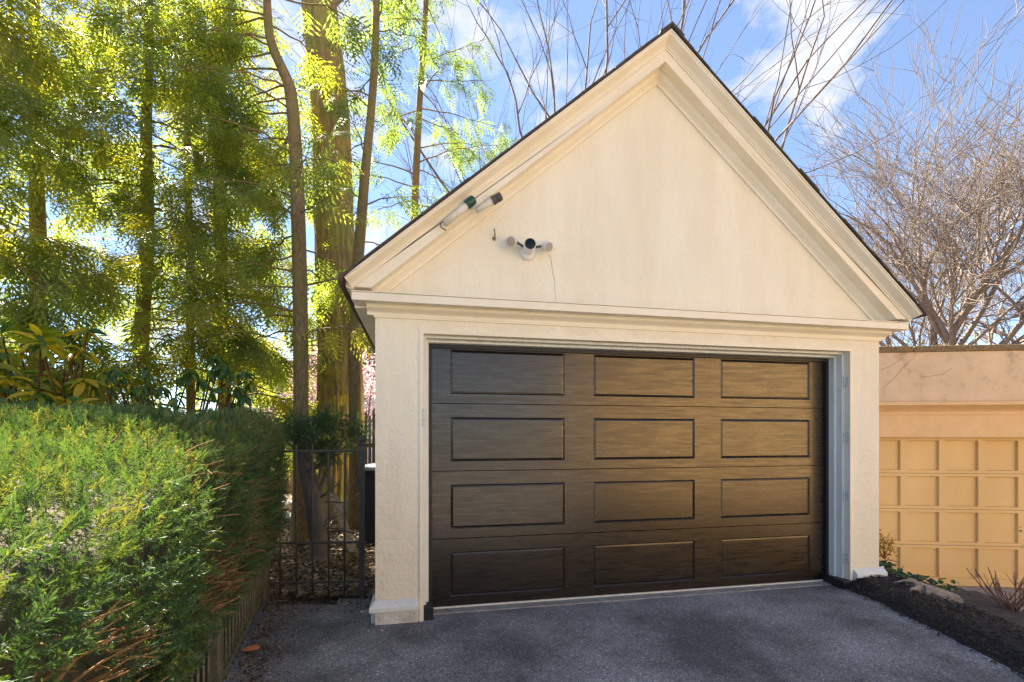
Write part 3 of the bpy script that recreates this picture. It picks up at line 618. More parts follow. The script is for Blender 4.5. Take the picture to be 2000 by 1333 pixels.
# ================================================================ HEDGE
SP_T = []; SP_F = []
def sprig_template():
    V = []; F = []
    def quad(a, b, w, up):
        a = np.array(a); b = np.array(b); d = b-a; s = np.cross(d, up); s = s/np.linalg.norm(s)*w/2; m = a+d*.55; i = len(V)
        V.extend([a, m+s, b, m-s]); F.append((i, i+1, i+2, i+3))
    n = 25
    for k in range(n):
        x = .004 + .060*k/(n-1); ln = .022*(1-.3*abs(k/(n-1)-.4))*(.65+.55*((k*.6180339*7.3) % 1)); ph = k*2.39996 + 1.3*math.sin(k*3.7)
        cy, cz = math.cos(ph), math.sin(ph)*.75; j = .003*math.sin(k*7.3)
        quad((x, 0, 0), (x+ln*(.55+.25*k/n)+j, cy*ln*.8, cz*ln*.8+j), .0034, (-.3*cy, -cz, cy))
    quad((.064,0,0), (.086,0,.004), .0042, (0,0,1)); quad((0,0,0), (.066,0,0), .004, (0,0,1))
    return np.array(V), np.array(F)
SP_T, SP_F = sprig_template()
def hedge():
    base = L(-2.6, 2.2); h = empty('yew_hedge', base, 'clipped dark green yew hedge along the driveway with bare brown patches', 'hedge')
    def shoulder(dep): return 1.20 + .34*smooth(.4, 4.4, dep)*.6 + .34*.4*min(1, max(0, (dep-.8)/3.5))
    def prof(dep):
        s = shoulder(dep)
        return np.array([(.10,.20),(.03,.42),(-.10,.55),(-.13,.85),(-.10,s-.16),(-.02,s-.03),(.16,s+.03),(.55,min(1.50,s+.10)),(1.05,1.49),(1.45,1.42),(1.65,1.25),(1.7,.3)])
    def surf(dep, t):    # t in 0..1 along profile -> lat, z, outward normal (lat,z)
        P = prof(dep); seg = np.linalg.norm(np.diff(P, axis=0), axis=1); c = np.concatenate([[0], np.cumsum(seg)]); q = t*c[-1]
        i = min(len(seg)-1, int(np.searchsorted(c, q)-1)); i = max(i, 0); f = (q-c[i])/seg[i]; p = P[i]+(P[i+1]-P[i])*f; d = (P[i+1]-P[i])/seg[i]
        return p, np.array([-d[1], d[0]])
    pos = []; fw = []; up = []; var = []; tw = []
    D0, D1 = -.6, 4.30
    N = 31000
    for k in range(N):
        dep = D0 + (D1-D0)*rnd.random()**.9; t = rnd.random()
        if dep < .5 and rnd.random() < .6: continue
        p, nn = surf(dep, t)
        if t > .80 and rnd.random() < .75: continue
        lump = .045*mnoise.noise((dep*2.2, p[0]*2.2, p[1]*2.2)) + .03*mnoise.noise((dep*6, p[0]*6, p[1]*6))
        thin = mnoise.noise((dep*1.6+5, p[1]*1.9, 2.0)) + (.25 if p[1] < .8 and p[0] < .2 else 0)
        face = p[0] < .05 and p[1] < shoulder(dep)-.1
        if face and thin > (.34 if dep > 1.7 else .46) and rnd.random() < .72:
            tw.append((dep, p, nn)); continue
        inw = rnd.random()**2*.13
        a = -p[0] + nn[0]*-1*(lump-inw); z = p[1] + nn[1]*(lump-inw)
        if face: pass
        lat = fl_lat(dep) + a
        outw = Rv*(-nn[0]) * 1.0 + np.array([0,0,1])*nn[1]
        j = rng.normal(size=3)*.62
        f = outw*.9 + np.array([0,0,.45]) + j
        pos.append(np.array(L(lat, dep, z))); fw.append(f); up.append(outw*.4 + np.array([0,0,.6]) + rng.normal(size=3)*.45)
        var.append(min(1, max(0, rnd.random()**1.6*.8 + (.22 if nn[1] > .5 else 0) + .25*mnoise.noise((dep*3, z*3, 8)))))  # upward-facing sprigs yellower: sunlight on the hedge top put into the leaf colour
    # far end of the hedge
    for k in range(1700):
        a = rnd.random()*1.6-.12; z = .3+rnd.random()*1.22
        pos.append(np.array(L(fl_lat(D1)-a, D1+.06*rnd.random()-.03, z))); fw.append(Fv*.9+rng.normal(size=3)*.5+np.array([0,0,.3])); up.append(np.array([0,0,1.0])+rng.normal(size=3)*.4); var.append(rnd.random()**1.6*.8)
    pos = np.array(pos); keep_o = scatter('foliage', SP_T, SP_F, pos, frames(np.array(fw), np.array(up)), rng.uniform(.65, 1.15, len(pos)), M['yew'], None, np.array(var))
    keep(keep_o, h); tag(keep_o, kind='stuff')
    # inner mass
    V = []; F = []; deps = np.linspace(D0, D1-.05, 60); ts = np.linspace(0, 1, 34)
    for dep in deps:
        for t in ts:
            p, nn = surf(dep, t); q = .13 + .05*mnoise.noise((dep*5, p[0]*5, p[1]*5)); V.append(L(fl_lat(dep)-p[0]+nn[0]*q, dep, p[1]-nn[1]*q))
    k = len(ts); F = [(j*k+i, j*k+i+1, (j+1)*k+i+1, (j+1)*k+i) for j in range(len(deps)-1) for i in range(k-1)]
    F += [tuple(range(k)), tuple((len(deps)-1)*k+i for i in range(k-1, -1, -1))]
    keep(MB().add(V, F).build('inner_mass', M['hedgecore'], smooth=True), h)
    lines = []
    for k, (dep, p, nn) in enumerate(tw):
        if k % 2: continue
        o = np.array(L(fl_lat(dep)-p[0], dep, p[1])) - Rv*.10
        d = Rv*(.5+.5*rnd.random()) + np.array([0,0,.5*rnd.random()]) + Fv*rng.normal()*.5; d /= np.linalg.norm(d); ln = rnd.uniform(.08,.17)
        m = o + d*ln*.5 + rng.normal(size=3)*.012
        lines.append(([o, m, o+d*ln], [.004, .003, .0015], 4))
    for k in range(70):
        dep = rnd.uniform(.6, 4.2); z = rnd.uniform(.15,.6); o = np.array(L(fl_lat(dep)-.28, dep, z)); e = o + Rv*rnd.uniform(.12,.3)+Fv*rng.normal()*.15+np.array([0,0,rnd.uniform(.2,.55)])
        lines.append(([o, (o+e)/2+rng.normal(size=3)*.03, e], [.012,.009,.005], 5))
    for k in range(750):
        dep = rnd.uniform(1.7, 4.25); z = .25 + 1.05*rnd.random()**1.4; p, nn = surf(dep, min(.42, .04+.36*(z-.2)/1.2)); o = np.array(L(fl_lat(dep)-p[0]-.05, dep, p[1])); d = Rv*rnd.uniform(.3,.8)-Fv*rnd.uniform(-.2,.8)+np.array([0,0,rnd.uniform(-.1,.6)]); d /= np.linalg.norm(d); ln = rnd.uniform(.07,.15)
        lines.append(([o, o+d*ln*.5+rng.normal(size=3)*.01, o+d*ln], [.003,.0025,.0015], 4))
    o = tubes('bare_twigs', lines, M['drytwig']); keep(o, h); tag(o, kind='stuff')
hedge()
# ================================================================ TREES
def frond_template():
    V = []; F = []
    def quad(a, b, w):
        a = np.array(a); b = np.array(b); d = b-a; s = np.cross(d, (0,0,1)); s = s/np.linalg.norm(s)*w/2; m = a+d*.5; i = len(V)
        V.extend([a, m+s, b, m-s]); F.append((i, i+1, i+2, i+3))
    def dr(x, y): return -.55*x*x - .5*abs(y)*.6
    st = 6
    for k in range(st):
        x = .03 + .27*k/(st-1); ln = .13*(1-.65*k/(st-1))
        for sg in (-1, 1):
            xx = x + (.02 if sg > 0 else 0); a = (xx, 0, dr(xx, 0)); m = (xx+ln*.42, sg*ln*.5, dr(xx+ln*.42, ln*.5)); b = (xx+ln*.8, sg*ln, dr(xx+ln*.8, ln))
            quad(a, m, .019); quad(m, b, .017)
    quad((0,0,0), (.17,0,dr(.17,0)), .012); quad((.17,0,dr(.17,0)), (.36,0,dr(.36,0)), .02)
    return np.array(V), np.array(F)
FR_T, FR_F = frond_template()
def interp_path(pts, n):
    P = np.array([list(p) for p in pts]); t = np.linspace(0, 1, len(P)); q = np.linspace(0, 1, n)
    from_sp = np.stack([np.interp(q, t, P[:, i]) for i in range(3)], 1)
    k = max(1, n//(len(P)*2)); ker = np.ones(2*k+1)/(2*k+1)
    pad = np.pad(from_sp, ((k, k), (0, 0)), mode='edge'); s = np.stack([np.convolve(pad[:, i], ker, 'valid') for i in range(3)], 1); s[0] = from_sp[0]; s[-1] = from_sp[-1]
    return s
def bark_trunk(name, pts, radii, mat_, parent, sides=40, rows=160, ridge=.06, rf=5.5):
    P = interp_path(pts, rows); rad = np.interp(np.linspace(0, 1, rows), np.linspace(0, 1, len(radii)), radii)
    V = []
    for i in range(rows):
        for k in range(sides):
            t = 2*math.pi*k/sides; c = Vector((math.cos(t), math.sin(t), 0))
            z = P[i, 2]; rr = rad[i]*(1 + ridge*(1-abs(mnoise.noise((c.x*rf, c.y*rf, z*1.3)))*2.2) + .05*mnoise.noise((c.x*1.5, c.y*1.5, z*.6)))
            if i < rows*.06: rr *= 1 + .35*(1-i/(rows*.06))**2*(1+.4*math.sin(3*t))
            V.append((P[i,0]+c.x*rr, P[i,1]+c.y*rr, z))
    F = [(i*sides+k, i*sides+(k+1)%sides, (i+1)*sides+(k+1)%sides, (i+1)*sides+k) for i in range(rows-1) for k in range(sides)]
    o = quads_mesh(name, np.array(V), np.array(F), mat_, None, None, True); return keep(o, parent)
def hemlock(label, base, trunk, radii, zlo, zhi, nbr, lmax, fpb, mat_b, dirbias=None, lmin=.5, droop=.5, seed=1, group='hemlocks on the left', bark=False, name='hemlock_tree', topshape=.6, rows=90, vmul=1.0):
    r = random.Random(seed); g2 = np.random.default_rng(seed)
    t = empty(name, base, label, 'tree', group=group)
    tp = interp_path(trunk, 40); 
    bark_trunk('trunk', trunk, radii, mat_b, t, 22 if not bark else 48, rows, .03 if not bark else .06)
    lines = []; pos = []; fw = []; up = []; var = []
    for b in range(nbr):
        f = (b + r.random())/nbr; z = zlo + (zhi-zlo)*f
        i = int(np.argmin(abs(tp[:, 2]-z))); o = tp[i].copy(); o[2] = z
        th = r.random()*2*math.pi
        if dirbias is not None and r.random() < dirbias[1]: th = dirbias[0] + r.gauss(0, dirbias[2])
        ln = lmin + (lmax-lmin)*(1-topshape*f)*r.uniform(.55, 1.0)
        d = np.array([math.cos(th), math.sin(th), r.uniform(.05,.35)]); k = 9; pts = []
        side = np.array([-d[1], d[0], 0]); cv = r.gauss(0, .18)
        for q in range(k):
            s = q/(k-1); p = o + d*ln*s + side*cv*ln*s*s; p[2] -= droop*ln*s*s*1.1; p += g2.normal(size=3)*.012; pts.append(p)
        r0 = .007+.006*ln; lines.append((pts, [r0*(1-.85*q/(k-1)) for q in range(k)], 5)); pts = np.array(pts)
        tone = r.random()
        for s_ in range(max(3, int(ln*5))):      # side twigs
            s = r.uniform(.25, 1.0); q = s*(k-1); i0 = min(k-2, int(q)); c = pts[i0] + (pts[i0+1]-pts[i0])*(q-i0)
            sg = r.choice((-1, 1)); dd = d*r.uniform(.4,1) + side*sg*r.uniform(.3,1.0); dd[2] = r.uniform(-.35,.1); dd /= np.linalg.norm(dd); tl = r.uniform(.18,.55)*min(1, ln/1.4)*(1.2-.5*s)
            e = c + dd*tl; e[2] -= .15*tl; lines.append(([c, (c+e)/2+np.array([0,0,.03*tl]), e], [.005,.0035,.0015], 3))
            nf = max(2, int(fpb*tl/.4))
            for m in range(nf):
                w = r.random()**.8; pp = c + (e-c)*w + g2.normal(size=3)*.03
                f_ = dd*.7 + g2.normal(size=3)*.38 + np.array([0,0,-.5]); pos.append(pp); fw.append(f_); up.append(np.array([0,0,1.0])+g2.normal(size=3)*.35)
                var.append(vmul*min(1, max(0, .55*r.random() + .45*tone)))
    o = tubes('branches', lines, mat_b); keep(o, t); tag(o, kind='stuff')
    pos = np.array(pos); cr = scatter('crown', FR_T, FR_F, pos, frames(np.array(fw), np.array(up)), g2.uniform(.75, 1.5, len(pos)), M['hemlock'], None, np.array(var)); keep(cr, t); tag(cr, kind='stuff')
    return t, len(pos)
def vert(px, dep, z0, z1, wob=.0, lean=(0, 0), n=7, seed=0):
    r = random.Random(seed); b = L((px-HX)/FPX*dep, dep)
    return [Vector((b.x+r.gauss(0, wob)+lean[0]*i/(n-1), b.y+r.gauss(0, wob)+lean[1]*i/(n-1), z0+(z1-z0)*i/(n-1))) for i in range(n)]
LEFT = math.atan2(-Rv[1], -Rv[0]); RIGHT = math.atan2(Rv[1], Rv[0]); TOCAM = math.atan2(-Fv[1], -Fv[0])
def gb(px, dep): return L((px-HX)/FPX*dep, dep)
cnt = []
cnt.append(hemlock('tall hemlock with mossy trunk rising behind the middle of the hedge', gb(440, 7.2), vert(440, 7.2, 0, 8.9, .03, (-.1, 0), seed=2), [.10,.09,.08,.06,.04], 1.5, 8.7, 52, 2.3, 7.4, M['bark2'], (TOCAM, .3, .9), seed=21))
cnt.append(hemlock('shaggy hemlock left of the mossy-trunked one, half hidden in its own sprays', gb(272, 6.4), vert(272, 6.4, 0, 8.3, .03, (.1, 0), seed=3), [.10,.09,.08,.06,.04], 1.5, 8.1, 48, 2.2, 7.4, M['bark2'], (TOCAM, .3, .9), seed=22))
cnt.append(hemlock('younger hemlock filling the space between the mossy trunk and its shaggy neighbour', gb(365, 6.7), vert(365, 6.7, 0, 7.9, .03, (.05, 0), seed=8), [.06,.055,.05,.04,.03], 1.5, 7.7, 34, 1.9, 8, M['bark2'], (RIGHT, .35, .8), seed=27))
cnt.append(hemlock('dense hemlock at the left edge above the yellowing rhododendron', gb(70, 6.0), vert(70, 6.0, 0, 8.0, .03, (.0, 0), seed=4), [.10,.09,.08,.06,.04], 1.6, 7.8, 48, 2.2, 7.4, M['bark2'], (TOCAM, .25, .9), seed=23))
cnt.append(hemlock('nearest hemlock hanging its sprays into the top left corner', gb(-170, 4.6), vert(-170, 4.6, 0, 7, .03, (.0, 0), seed=5), [.10,.09,.08,.06,.04], 2.3, 6.8, 38, 1.9, 9, M['bark2'], (RIGHT, .5, .7), seed=24))
tr = [W(588, 1010, 6.0), W(588, 800, 6.0), W(587, 620, 6.0), W(584, 470, 6.0), W(579, 320, 6.0), W(570, 180, 6.0), W(556, 145, 6.0), W(530, 90, 6.0), W(522, 40, 6.0), W(518, -150, 6.0)]
tr[0].z = 0
cnt.append(hemlock('slim hemlock with bare brown trunk and kinked top just left of the huge trunk', tr[0], tr, [.10,.092,.088,.085,.08,.075,.07,.06,.05,.03], 2.6, 7.6, 44, 1.7, 6, M['bark2'], (LEFT, .55, .9), seed=25, droop=.3, topshape=.25))
# dead lower branches of that tree are bare
def big_tree():
    pts = [W(668, 1010, 8.0), W(667, 800, 8.0), W(662, 640, 8.0), W(656, 500, 8.0), W(650, 350, 8.0), W(644, 200, 8.0), W(622, 0, 8.0), W(600, -250, 8.0), W(590, -450, 8.0)]; pts[0].z = 0
    t = empty('tulip_tree', pts[0], 'huge ridged trunk glowing orange between hemlocks and garage', 'tree')
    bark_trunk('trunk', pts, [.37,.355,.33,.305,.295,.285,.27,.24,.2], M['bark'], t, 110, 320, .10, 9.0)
    lines = []; r = random.Random(5)
    for k in range(9):
        o = np.array(pts[6+k%3]) + np.array([0,0,r.random()*.8]); th = r.random()*6.28; e = o+np.array([math.cos(th)*2.5, math.sin(th)*2.5, 2.0]); lines.append(([o, (o+e)/2+np.array([0,0,-.3]), e], [.1,.07,.03], 7))
    keep(tubes('limbs', lines, M['bark2']), t)
    # vine stem on the trunk
    v = [np.array(W(px, py, 7.55)) for px, py in ((652, 1000), (655, 860), (660, 790), (655, 720), (647, 650), (652, 600), (660, 560))]
    keep(tubes('vine', [(interp_path(v, 24), np.linspace(.035, .015, 24), 8)], M['bark2']), t)
    pos = []; f = []; 
    for k in range(24):
        q = r.random(); p = np.array(W(657+r.gauss(0, 14), 400+r.gauss(0, 150) if k % 2 else 780+r.gauss(0, 40), 7.45)); pos.append(p); f.append(np.array([r.gauss(0,.6), r.gauss(0,.6), -.7]))
    cr = scatter('sprouts', FR_T, FR_F, np.array(pos), frames(np.array(f), np.tile(-Fv, (len(pos), 1))+rng.normal(size=(len(pos),3))*.3), rng.uniform(.5, 1.0, len(pos)), M['hemlock']); keep(cr, t); tag(cr, kind='stuff')
big_tree()
tr = [W(692, 1022, 7.0), W(697, 900, 7.0), W(692, 750, 7.0), W(690, 620, 7.0), W(700, 500, 7.0), W(712, 350, 7.0), W(722, 250, 7.0), W(733, 120, 7.0), W(738, -120, 7.0)]; tr[0].z = 0
cnt.append(hemlock('slender tree leaning right in front of the huge trunk, sparsely leafed', tr[0], tr, [.12,.10,.09,.085,.08,.07,.06,.055,.04], 4.3, 9.3, 17, 1.1, 5, M['bark2'], seed=31, droop=.2, group='slender trees by the garage', name='slender_tree', lmin=.4, topshape=.2, vmul=.3))
tr = [W(805, 960, 10), W(806, 600, 10), W(809, 420, 10), W(815, 280, 10), W(821, 170, 10), W(830, 60, 10), W(838, -150, 10)]; tr[0].z = 0
cnt.append(hemlock('slender tree rising behind the left roof slope with tufts of green', tr[0], tr, [.10,.09,.078,.072,.065,.06,.04], 6.0, 12, 30, 2.0, 4.5, M['bark2'], (RIGHT, .45, 1.0), seed=32, droop=.25, group='slender trees by the garage', name='slender_tree', lmin=.6, topshape=.2, vmul=.3))
# ---- bare trees
def grow(r, g2, p, d, ln, rad, lev, maxlev, lines, spread, kids, up, wob, shrink=.72, rmin=.0035):
    k = 5 if lev < maxlev else 4; pts = [p.copy()]; dd = d.copy()
    for q in range(k-1):
        dd = dd + g2.normal(size=3)*wob + np.array([0,0,up]); dd /= np.linalg.norm(dd); pts.append(pts[-1]+dd*ln/(k-1))
    r1 = rad*(.55 if lev < maxlev else .3); lines.append((pts, np.linspace(rad, r1, k), 7 if lev == 0 else (5 if lev < 3 else 3)))
    if lev >= maxlev: return
    n = kids[min(lev, len(kids)-1)]
    for c in range(n):
        s = 1.0 if c == 0 else r.uniform(.35, 1.0); q = s*(k-1); i0 = min(k-2, int(q)); b = pts[i0]+(pts[i0+1]-pts[i0])*(q-i0)
        base = (pts[min(i0+1, k-1)]-pts[i0]); base /= np.linalg.norm(base)
        a = g2.normal(size=3); a -= base*a.dot(base); a /= np.linalg.norm(a); sp = spread*(.35 if c == 0 else r.uniform(.7, 1.25))
        nd = base*math.cos(sp)+a*math.sin(sp); l2 = ln*shrink*r.uniform(.75, 1.15)
        grow(r, g2, b, nd, l2, max(rmin, rad*(1-.45*s)*(.85 if c == 0 else .62)), lev+1, maxlev, lines, spread, kids, up, wob, shrink, rmin)
def bare_tree(label, base, stems, maxlev, spread, kids, up, wob, m, seed, name='bare_tree', shrink=.72, group=None, rmin=.011):
    r = random.Random(seed); g2 = np.random.default_rng(seed); t = empty(name, base, label, 'tree', group=group); lines = []
    for d, ln, rad in stems:
        d = np.array(d, float); d /= np.linalg.norm(d); grow(r, g2, np.array(base), d, ln, rad, 0, maxlev, lines, spread, kids, up, wob, shrink, rmin)
    tr = [l for l in lines if l[2] == 7]; br = [l for l in lines if l[2] != 7]
    keep(tubes('trunk', tr, m), t); o = tubes('crown', br, m); keep(o, t); tag(o, kind='stuff'); return len(br)
n1 = []
n1.append(bare_tree('big spreading bare tree above the flat-roofed garage', gb(1840, 24), [((-.06,0,1), 6.6, .38), ((.30,.1,1), 6.2, .32), ((-.32,-.05,1), 6.2, .27)], 5, .6, (6,5,5,4,3), .03, .14, M['bark4'], 41, shrink=.78, rmin=.014))
n1.append(bare_tree('second bare tree at the right edge behind the flat-roofed garage', gb(2090, 27), [((-.15,0,1), 7, .32), ((.2,.1,1), 6.5, .28), ((-.5,0,1), 5, .2)], 5, .6, (6,4,4,3,3), .03, .14, M['bark4'], 42, shrink=.78, rmin=.014))
for i, (px, dep, H, lb, sd2, st) in enumerate([
    (1085, 12.5, 5.6, 'bare sapling fanning up behind the middle of the left roof slope', 51, [((-.02,0,1), 8.0, .10), ((.12,0,1), 8.4, .08), ((-.16,0,1), 7.4, .07)]),
    (1195, 14, 5.6, 'bare sapling just left of the gable peak', 52, [((.02,0,1), 9.4, .10), ((.12,0,1), 9.4, .085), ((-.12,0,1), 8.4, .08)]),
    (1455, 12, 5.6, 'bare sapling right of the gable peak with long arching twigs', 53, [((0,0,1), 7.2, .075), ((.30,0,1), 6.2, .055)]),
    (985, 15, 5.6, 'thin bare sapling between green slender tree and roof slope', 54, [((-.10,0,1), 6.6, .08), ((.08,0,1), 7.0, .08), ((-.25,0,1), 6.0, .06)])]):
    n1.append(bare_tree(lb, gb(px, dep), [((Rv[0]*d[0], Rv[1]*d[0], d[2]), l_, r_) for d, l_, r_ in st], 4, .58, (4,3,2,2) if px > 1300 else (5,3,3,2), .02, .10, M['bark3'], sd2, 'bare_sapling', .62, 'bare saplings behind the garage', .006))
# ---- magnolia
def magnolia():
    base = gb(640, 14); t = empty('magnolia_tree', base, 'pink flowering magnolia beyond the back fence', 'tree'); r = random.Random(9); g2 = np.random.default_rng(9); lines = []
    for d in ((-.5,0,1), (.3,.1,1), (.0,.2,1), (-.9,0,.9), (.8,.1,1.0)): grow(r, g2, np.array(base), np.array((Rv[0]*d[0], Rv[1]*d[0], d[2]))/1.2, 1.9, .09, 0, 3, lines, .6, (5,4,4), .03, .1, .75)
    keep(tubes('trunk', [l for l in lines if l[2] == 7], M['bark3']), t); keep(tubes('branches', [l for l in lines if l[2] != 7], M['bark3']), t)
    tips = np.array([p for l in lines if l[2] == 3 for p in l[0][1:]]); n = 9000; pos = tips[g2.integers(0, len(tips), n)] + g2.normal(size=(n,3))*.13
    T = np.array([(0,0,0),(.035,.022,.012),(.075,0,.03),(.035,-.022,.012)]); F = np.array([(0,1,2,3)])
    o = scatter('blossom', T, F, pos, frames(g2.normal(size=(n,3))+np.array([0,0,.6]), g2.normal(size=(n,3))), g2.uniform(.8,1.5,n), M['petal']); keep(o, t); tag(o, kind='stuff')
magnolia()
# ---- twisted yew behind the gate
def yew_bush():
    pts = [W(626, 1100, 5.1), W(622, 1040, 5.1), W(614, 980, 5.1), W(601, 920, 5.1), W(592, 880, 5.1), W(590, 840, 5.15)]; pts[0].z = -.02
    t = empty('yew_bush', pts[0], 'twisted yew with dark trunk and tufted top behind the gate', 'shrub'); r = random.Random(3); g2 = np.random.default_rng(3)
    bark_trunk('trunk', pts, [.105,.10,.095,.085,.07,.04], M['bark3'], t, 20, 50, .08)
    lines = []; pos = []; fw = []; var = []
    clumps = [(585,850,40),(615,840,35),(650,830,40),(690,835,32),(560,860,30),(605,875,30),(660,865,32),(700,850,22),(575,825,28),(630,822,26),(640,895,20)]
    for cx, cy, s in clumps:
        c = np.array(W(cx, cy, 5.1+r.uniform(-.35,.3))); i = r.choice((2,3,4)); o = np.array(pts[i]); m = (o+c)/2+g2.normal(size=3)*.08; lines.append(([o, m, c], [.025,.016,.006], 5))
        for k in range(int(s*5.5)):
            v = g2.normal(size=3)*np.array([.8,.8,.55])*s/905*5.1*.55; pos.append(c+v); fw.append(v*4+g2.normal(size=3)*.35+np.array([0,0,.1])); var.append(r.random()**1.8*.7)
    for k in range(14):
        i = r.choice((1,2,3)); o = np.array(pts[i]); e = o+np.array(Rv)*r.uniform(-.1,.5)+np.array([0,0,r.uniform(.0,.45)])+Fv*r.uniform(-.2,.2); lines.append(([o,(o+e)/2+g2.normal(size=3)*.06,e],[.016,.01,.004],5))
    tag(keep(tubes('branches', lines, M['bark3']), t), kind='stuff'); pos = np.array(pos)
    o = scatter('crown', SP_T, SP_F, pos, frames(np.array(fw), np.tile(np.array([0,0,1.0]), (len(pos),1))+g2.normal(size=(len(pos),3))*.3), g2.uniform(.8,1.3,len(pos)), M['yew'], None, np.array(var)); keep(o, t); tag(o, kind='stuff')
yew_bush()
# ---- rhododendrons: every big leaf its own piece
def leaf_mesh(name, m, ln=.13, w=.042, fold=.012, curl=.03):
    xs = [0, .12, .35, .6, .85, 1.0]; ws = [.05, .5, .95, 1.0, .6, .02]; V = []; F = []
    for x, q in zip(xs, ws):
        z = -curl*x*x; V += [(x*ln, -q*w/2, z+fold*q), (x*ln, 0, z), (x*ln, q*w/2, z+fold*q)]
    for i in range(len(xs)-1):
        for j in range(2): F.append((i*3+j, i*3+j+1, i*3+4+j, i*3+3+j))
    me = bpy.data.meshes.new(name); me.from_pydata(V, [], F); me.materials.append(m); me.update(); me.polygons.foreach_set('use_smooth', [True]*len(F)); return me
LM = {k: leaf_mesh('leaf', M['rhodo'+k]) for k in 'GLYO'}
def rhodo(label, centre, spots, dep, colw, seed, droop, size):
    r = random.Random(seed); t = empty('rhododendron', centre, label, 'shrub', group='rhododendrons behind the hedge'); lines = []
    for px, py in spots:
        d = dep + r.uniform(-.35, .35); c = W(px, py, d); b = Vector((centre.x+r.uniform(-.25,.25), centre.y+r.uniform(-.2,.2), .1))
        lines.append(([np.array(b), np.array((b+c)/2+Vector((r.gauss(0,.08), r.gauss(0,.08), .1))), np.array(c)], [.02,.012,.006], 5))
        axis = Vector((r.gauss(0,.45), r.gauss(0,.45)-.25, 1)).normalized(); n = r.randint(7, 10)
        for k in range(n):
            th = 2*math.pi*k/n + r.gauss(0,.2); q = axis.to_track_quat('Z','Y'); out = q @ Vector((math.cos(th), math.sin(th), -droop + r.gauss(0,.3))); out.normalize()
            upv = axis + Vector((r.gauss(0,.25), r.gauss(0,.25), 0)); s = upv.cross(out).normalized(); u = out.cross(s)
            me = LM[r.choices('GLYO', colw)[0]]; o = bpy.data.objects.new('leaf', me); col.objects.link(o)
            m = Matrix((out, s, u)).transposed().to_4x4(); m.translation = c - centre + axis*r.uniform(-.03,.02); o.matrix_local = m @ Matrix.Scale(size*r.uniform(.75,1.2), 4); o.parent = t
    keep(tubes('stems', lines, M['twig']), t)
r_ = random.Random(77)
rhodo('yellowing rhododendron at the left edge behind the hedge', gb(60, 4.4), [(r_.uniform(-40,185), r_.uniform(640,790)) for k in range(34)] + [(150,680),(105,770),(40,690),(20,740)], 4.0, (3,6,4,.5), 5, .15, 1.25)
rhodo('dark green rhododendron with drooping leaves under the hemlocks', gb(350, 4.8), [(r_.uniform(200,500), r_.uniform(720,795)) for k in range(26)] + [(440,715),(470,760),(420,700),(490,745)], 4.6, (8,2,.4,.0), 6, .8, 1.0)
print('fronds', [c[1] for c in cnt], 'bare', n1)
# ================================================================ BED PLANTING AND SMALL THINGS
def ivy():
    base = L(3.5, 4.7); t = empty('ivy_patch', base, 'dark glossy ivy spilling over the edge wall', 'ivy')
    me = bpy.data.meshes.new('leaf'); me.from_pydata([(0,0,0),(.012,.026,.004),(.036,.022,.0),(.056,0,.002),(.036,-.022,.0),(.012,-.026,.004),(.026,0,-.004)], [], [(0,6,1),(1,6,2),(2,6,3),(3,6,4),(4,6,5),(5,6,0)])
    ms = []
    for v in range(3):
        m2 = me.copy(); a = m2.attributes.new('var','FLOAT','POINT'); a.data.foreach_set('value', [v/2]*7); m2.materials.append(M['ivy']); ms.append(m2)
    r = random.Random(4); k = 0
    while k < 290:
        f = r.random()*1.05; lat = 3.36+.80*f+r.gauss(0,.08); dep = 4.72-.42*f+r.gauss(-.08,.14); z = bed_h(lat, dep)+.02+abs(r.gauss(0,.045))
        if r.random() < f*.35: continue
        o = bpy.data.objects.new('leaf', r.choice(ms)); col.objects.link(o); o.parent = t; p = L(lat, dep, z); o.location = p-base
        o.rotation_euler = (r.gauss(.5,.4), r.gauss(0,.4), r.random()*6.28); s = r.uniform(.6,1.2); o.scale = (s,s,s); k += 1
    lines = []
    for k in range(26):
        f = r.random(); a = np.array(L(3.2+.8*f, 4.7-.4*f, bed_h(3.2+.8*f, 4.7-.4*f)+.02)); d = np.array([r.gauss(0,.16), r.gauss(0,.12), r.uniform(.0,.09)]); lines.append(([a, a+d*.6+np.array([0,0,.03]), a+d], [.005,.004,.002], 4))
    keep(tubes('stems', lines, M['twig']), t)
ivy()
def twig_shrub():
    base = W(1975, 1190, 3.75); t = empty('red_twig_shrub', base, 'leafless red twigged shrub in black mulch at the right edge', 'shrub'); r = random.Random(6); lines = []
    for k in range(22):
        a = np.array(base)+np.array([r.gauss(0,.03), r.gauss(0,.03), -.03]); th = r.random()*6.28; sp = r.uniform(.05,.26); h = r.uniform(.18,.36); e = a+np.array([math.cos(th)*sp, math.sin(th)*sp, h]); m = a+(e-a)*.5+np.array([math.cos(th)*.02, math.sin(th)*.02, 0]); lines.append(([a, m, e], [.006,.005,.003], 5))
        if k % 2: e2 = m+np.array([r.gauss(0,.05), r.gauss(0,.05), .14]); lines.append(([m, e2], [.004,.002], 4))
    keep(tubes('stems', lines, M['redtwig']), t)
    keep(tubes('old_stem', [([np.array(base)+np.array([.0,-.03,.0]), np.array(base)+np.array([.07,-.06,.06]), np.array(base)+np.array([.18,-.1,.05])], [.02,.018,.012], 8)], M['stone']), t)
twig_shrub()
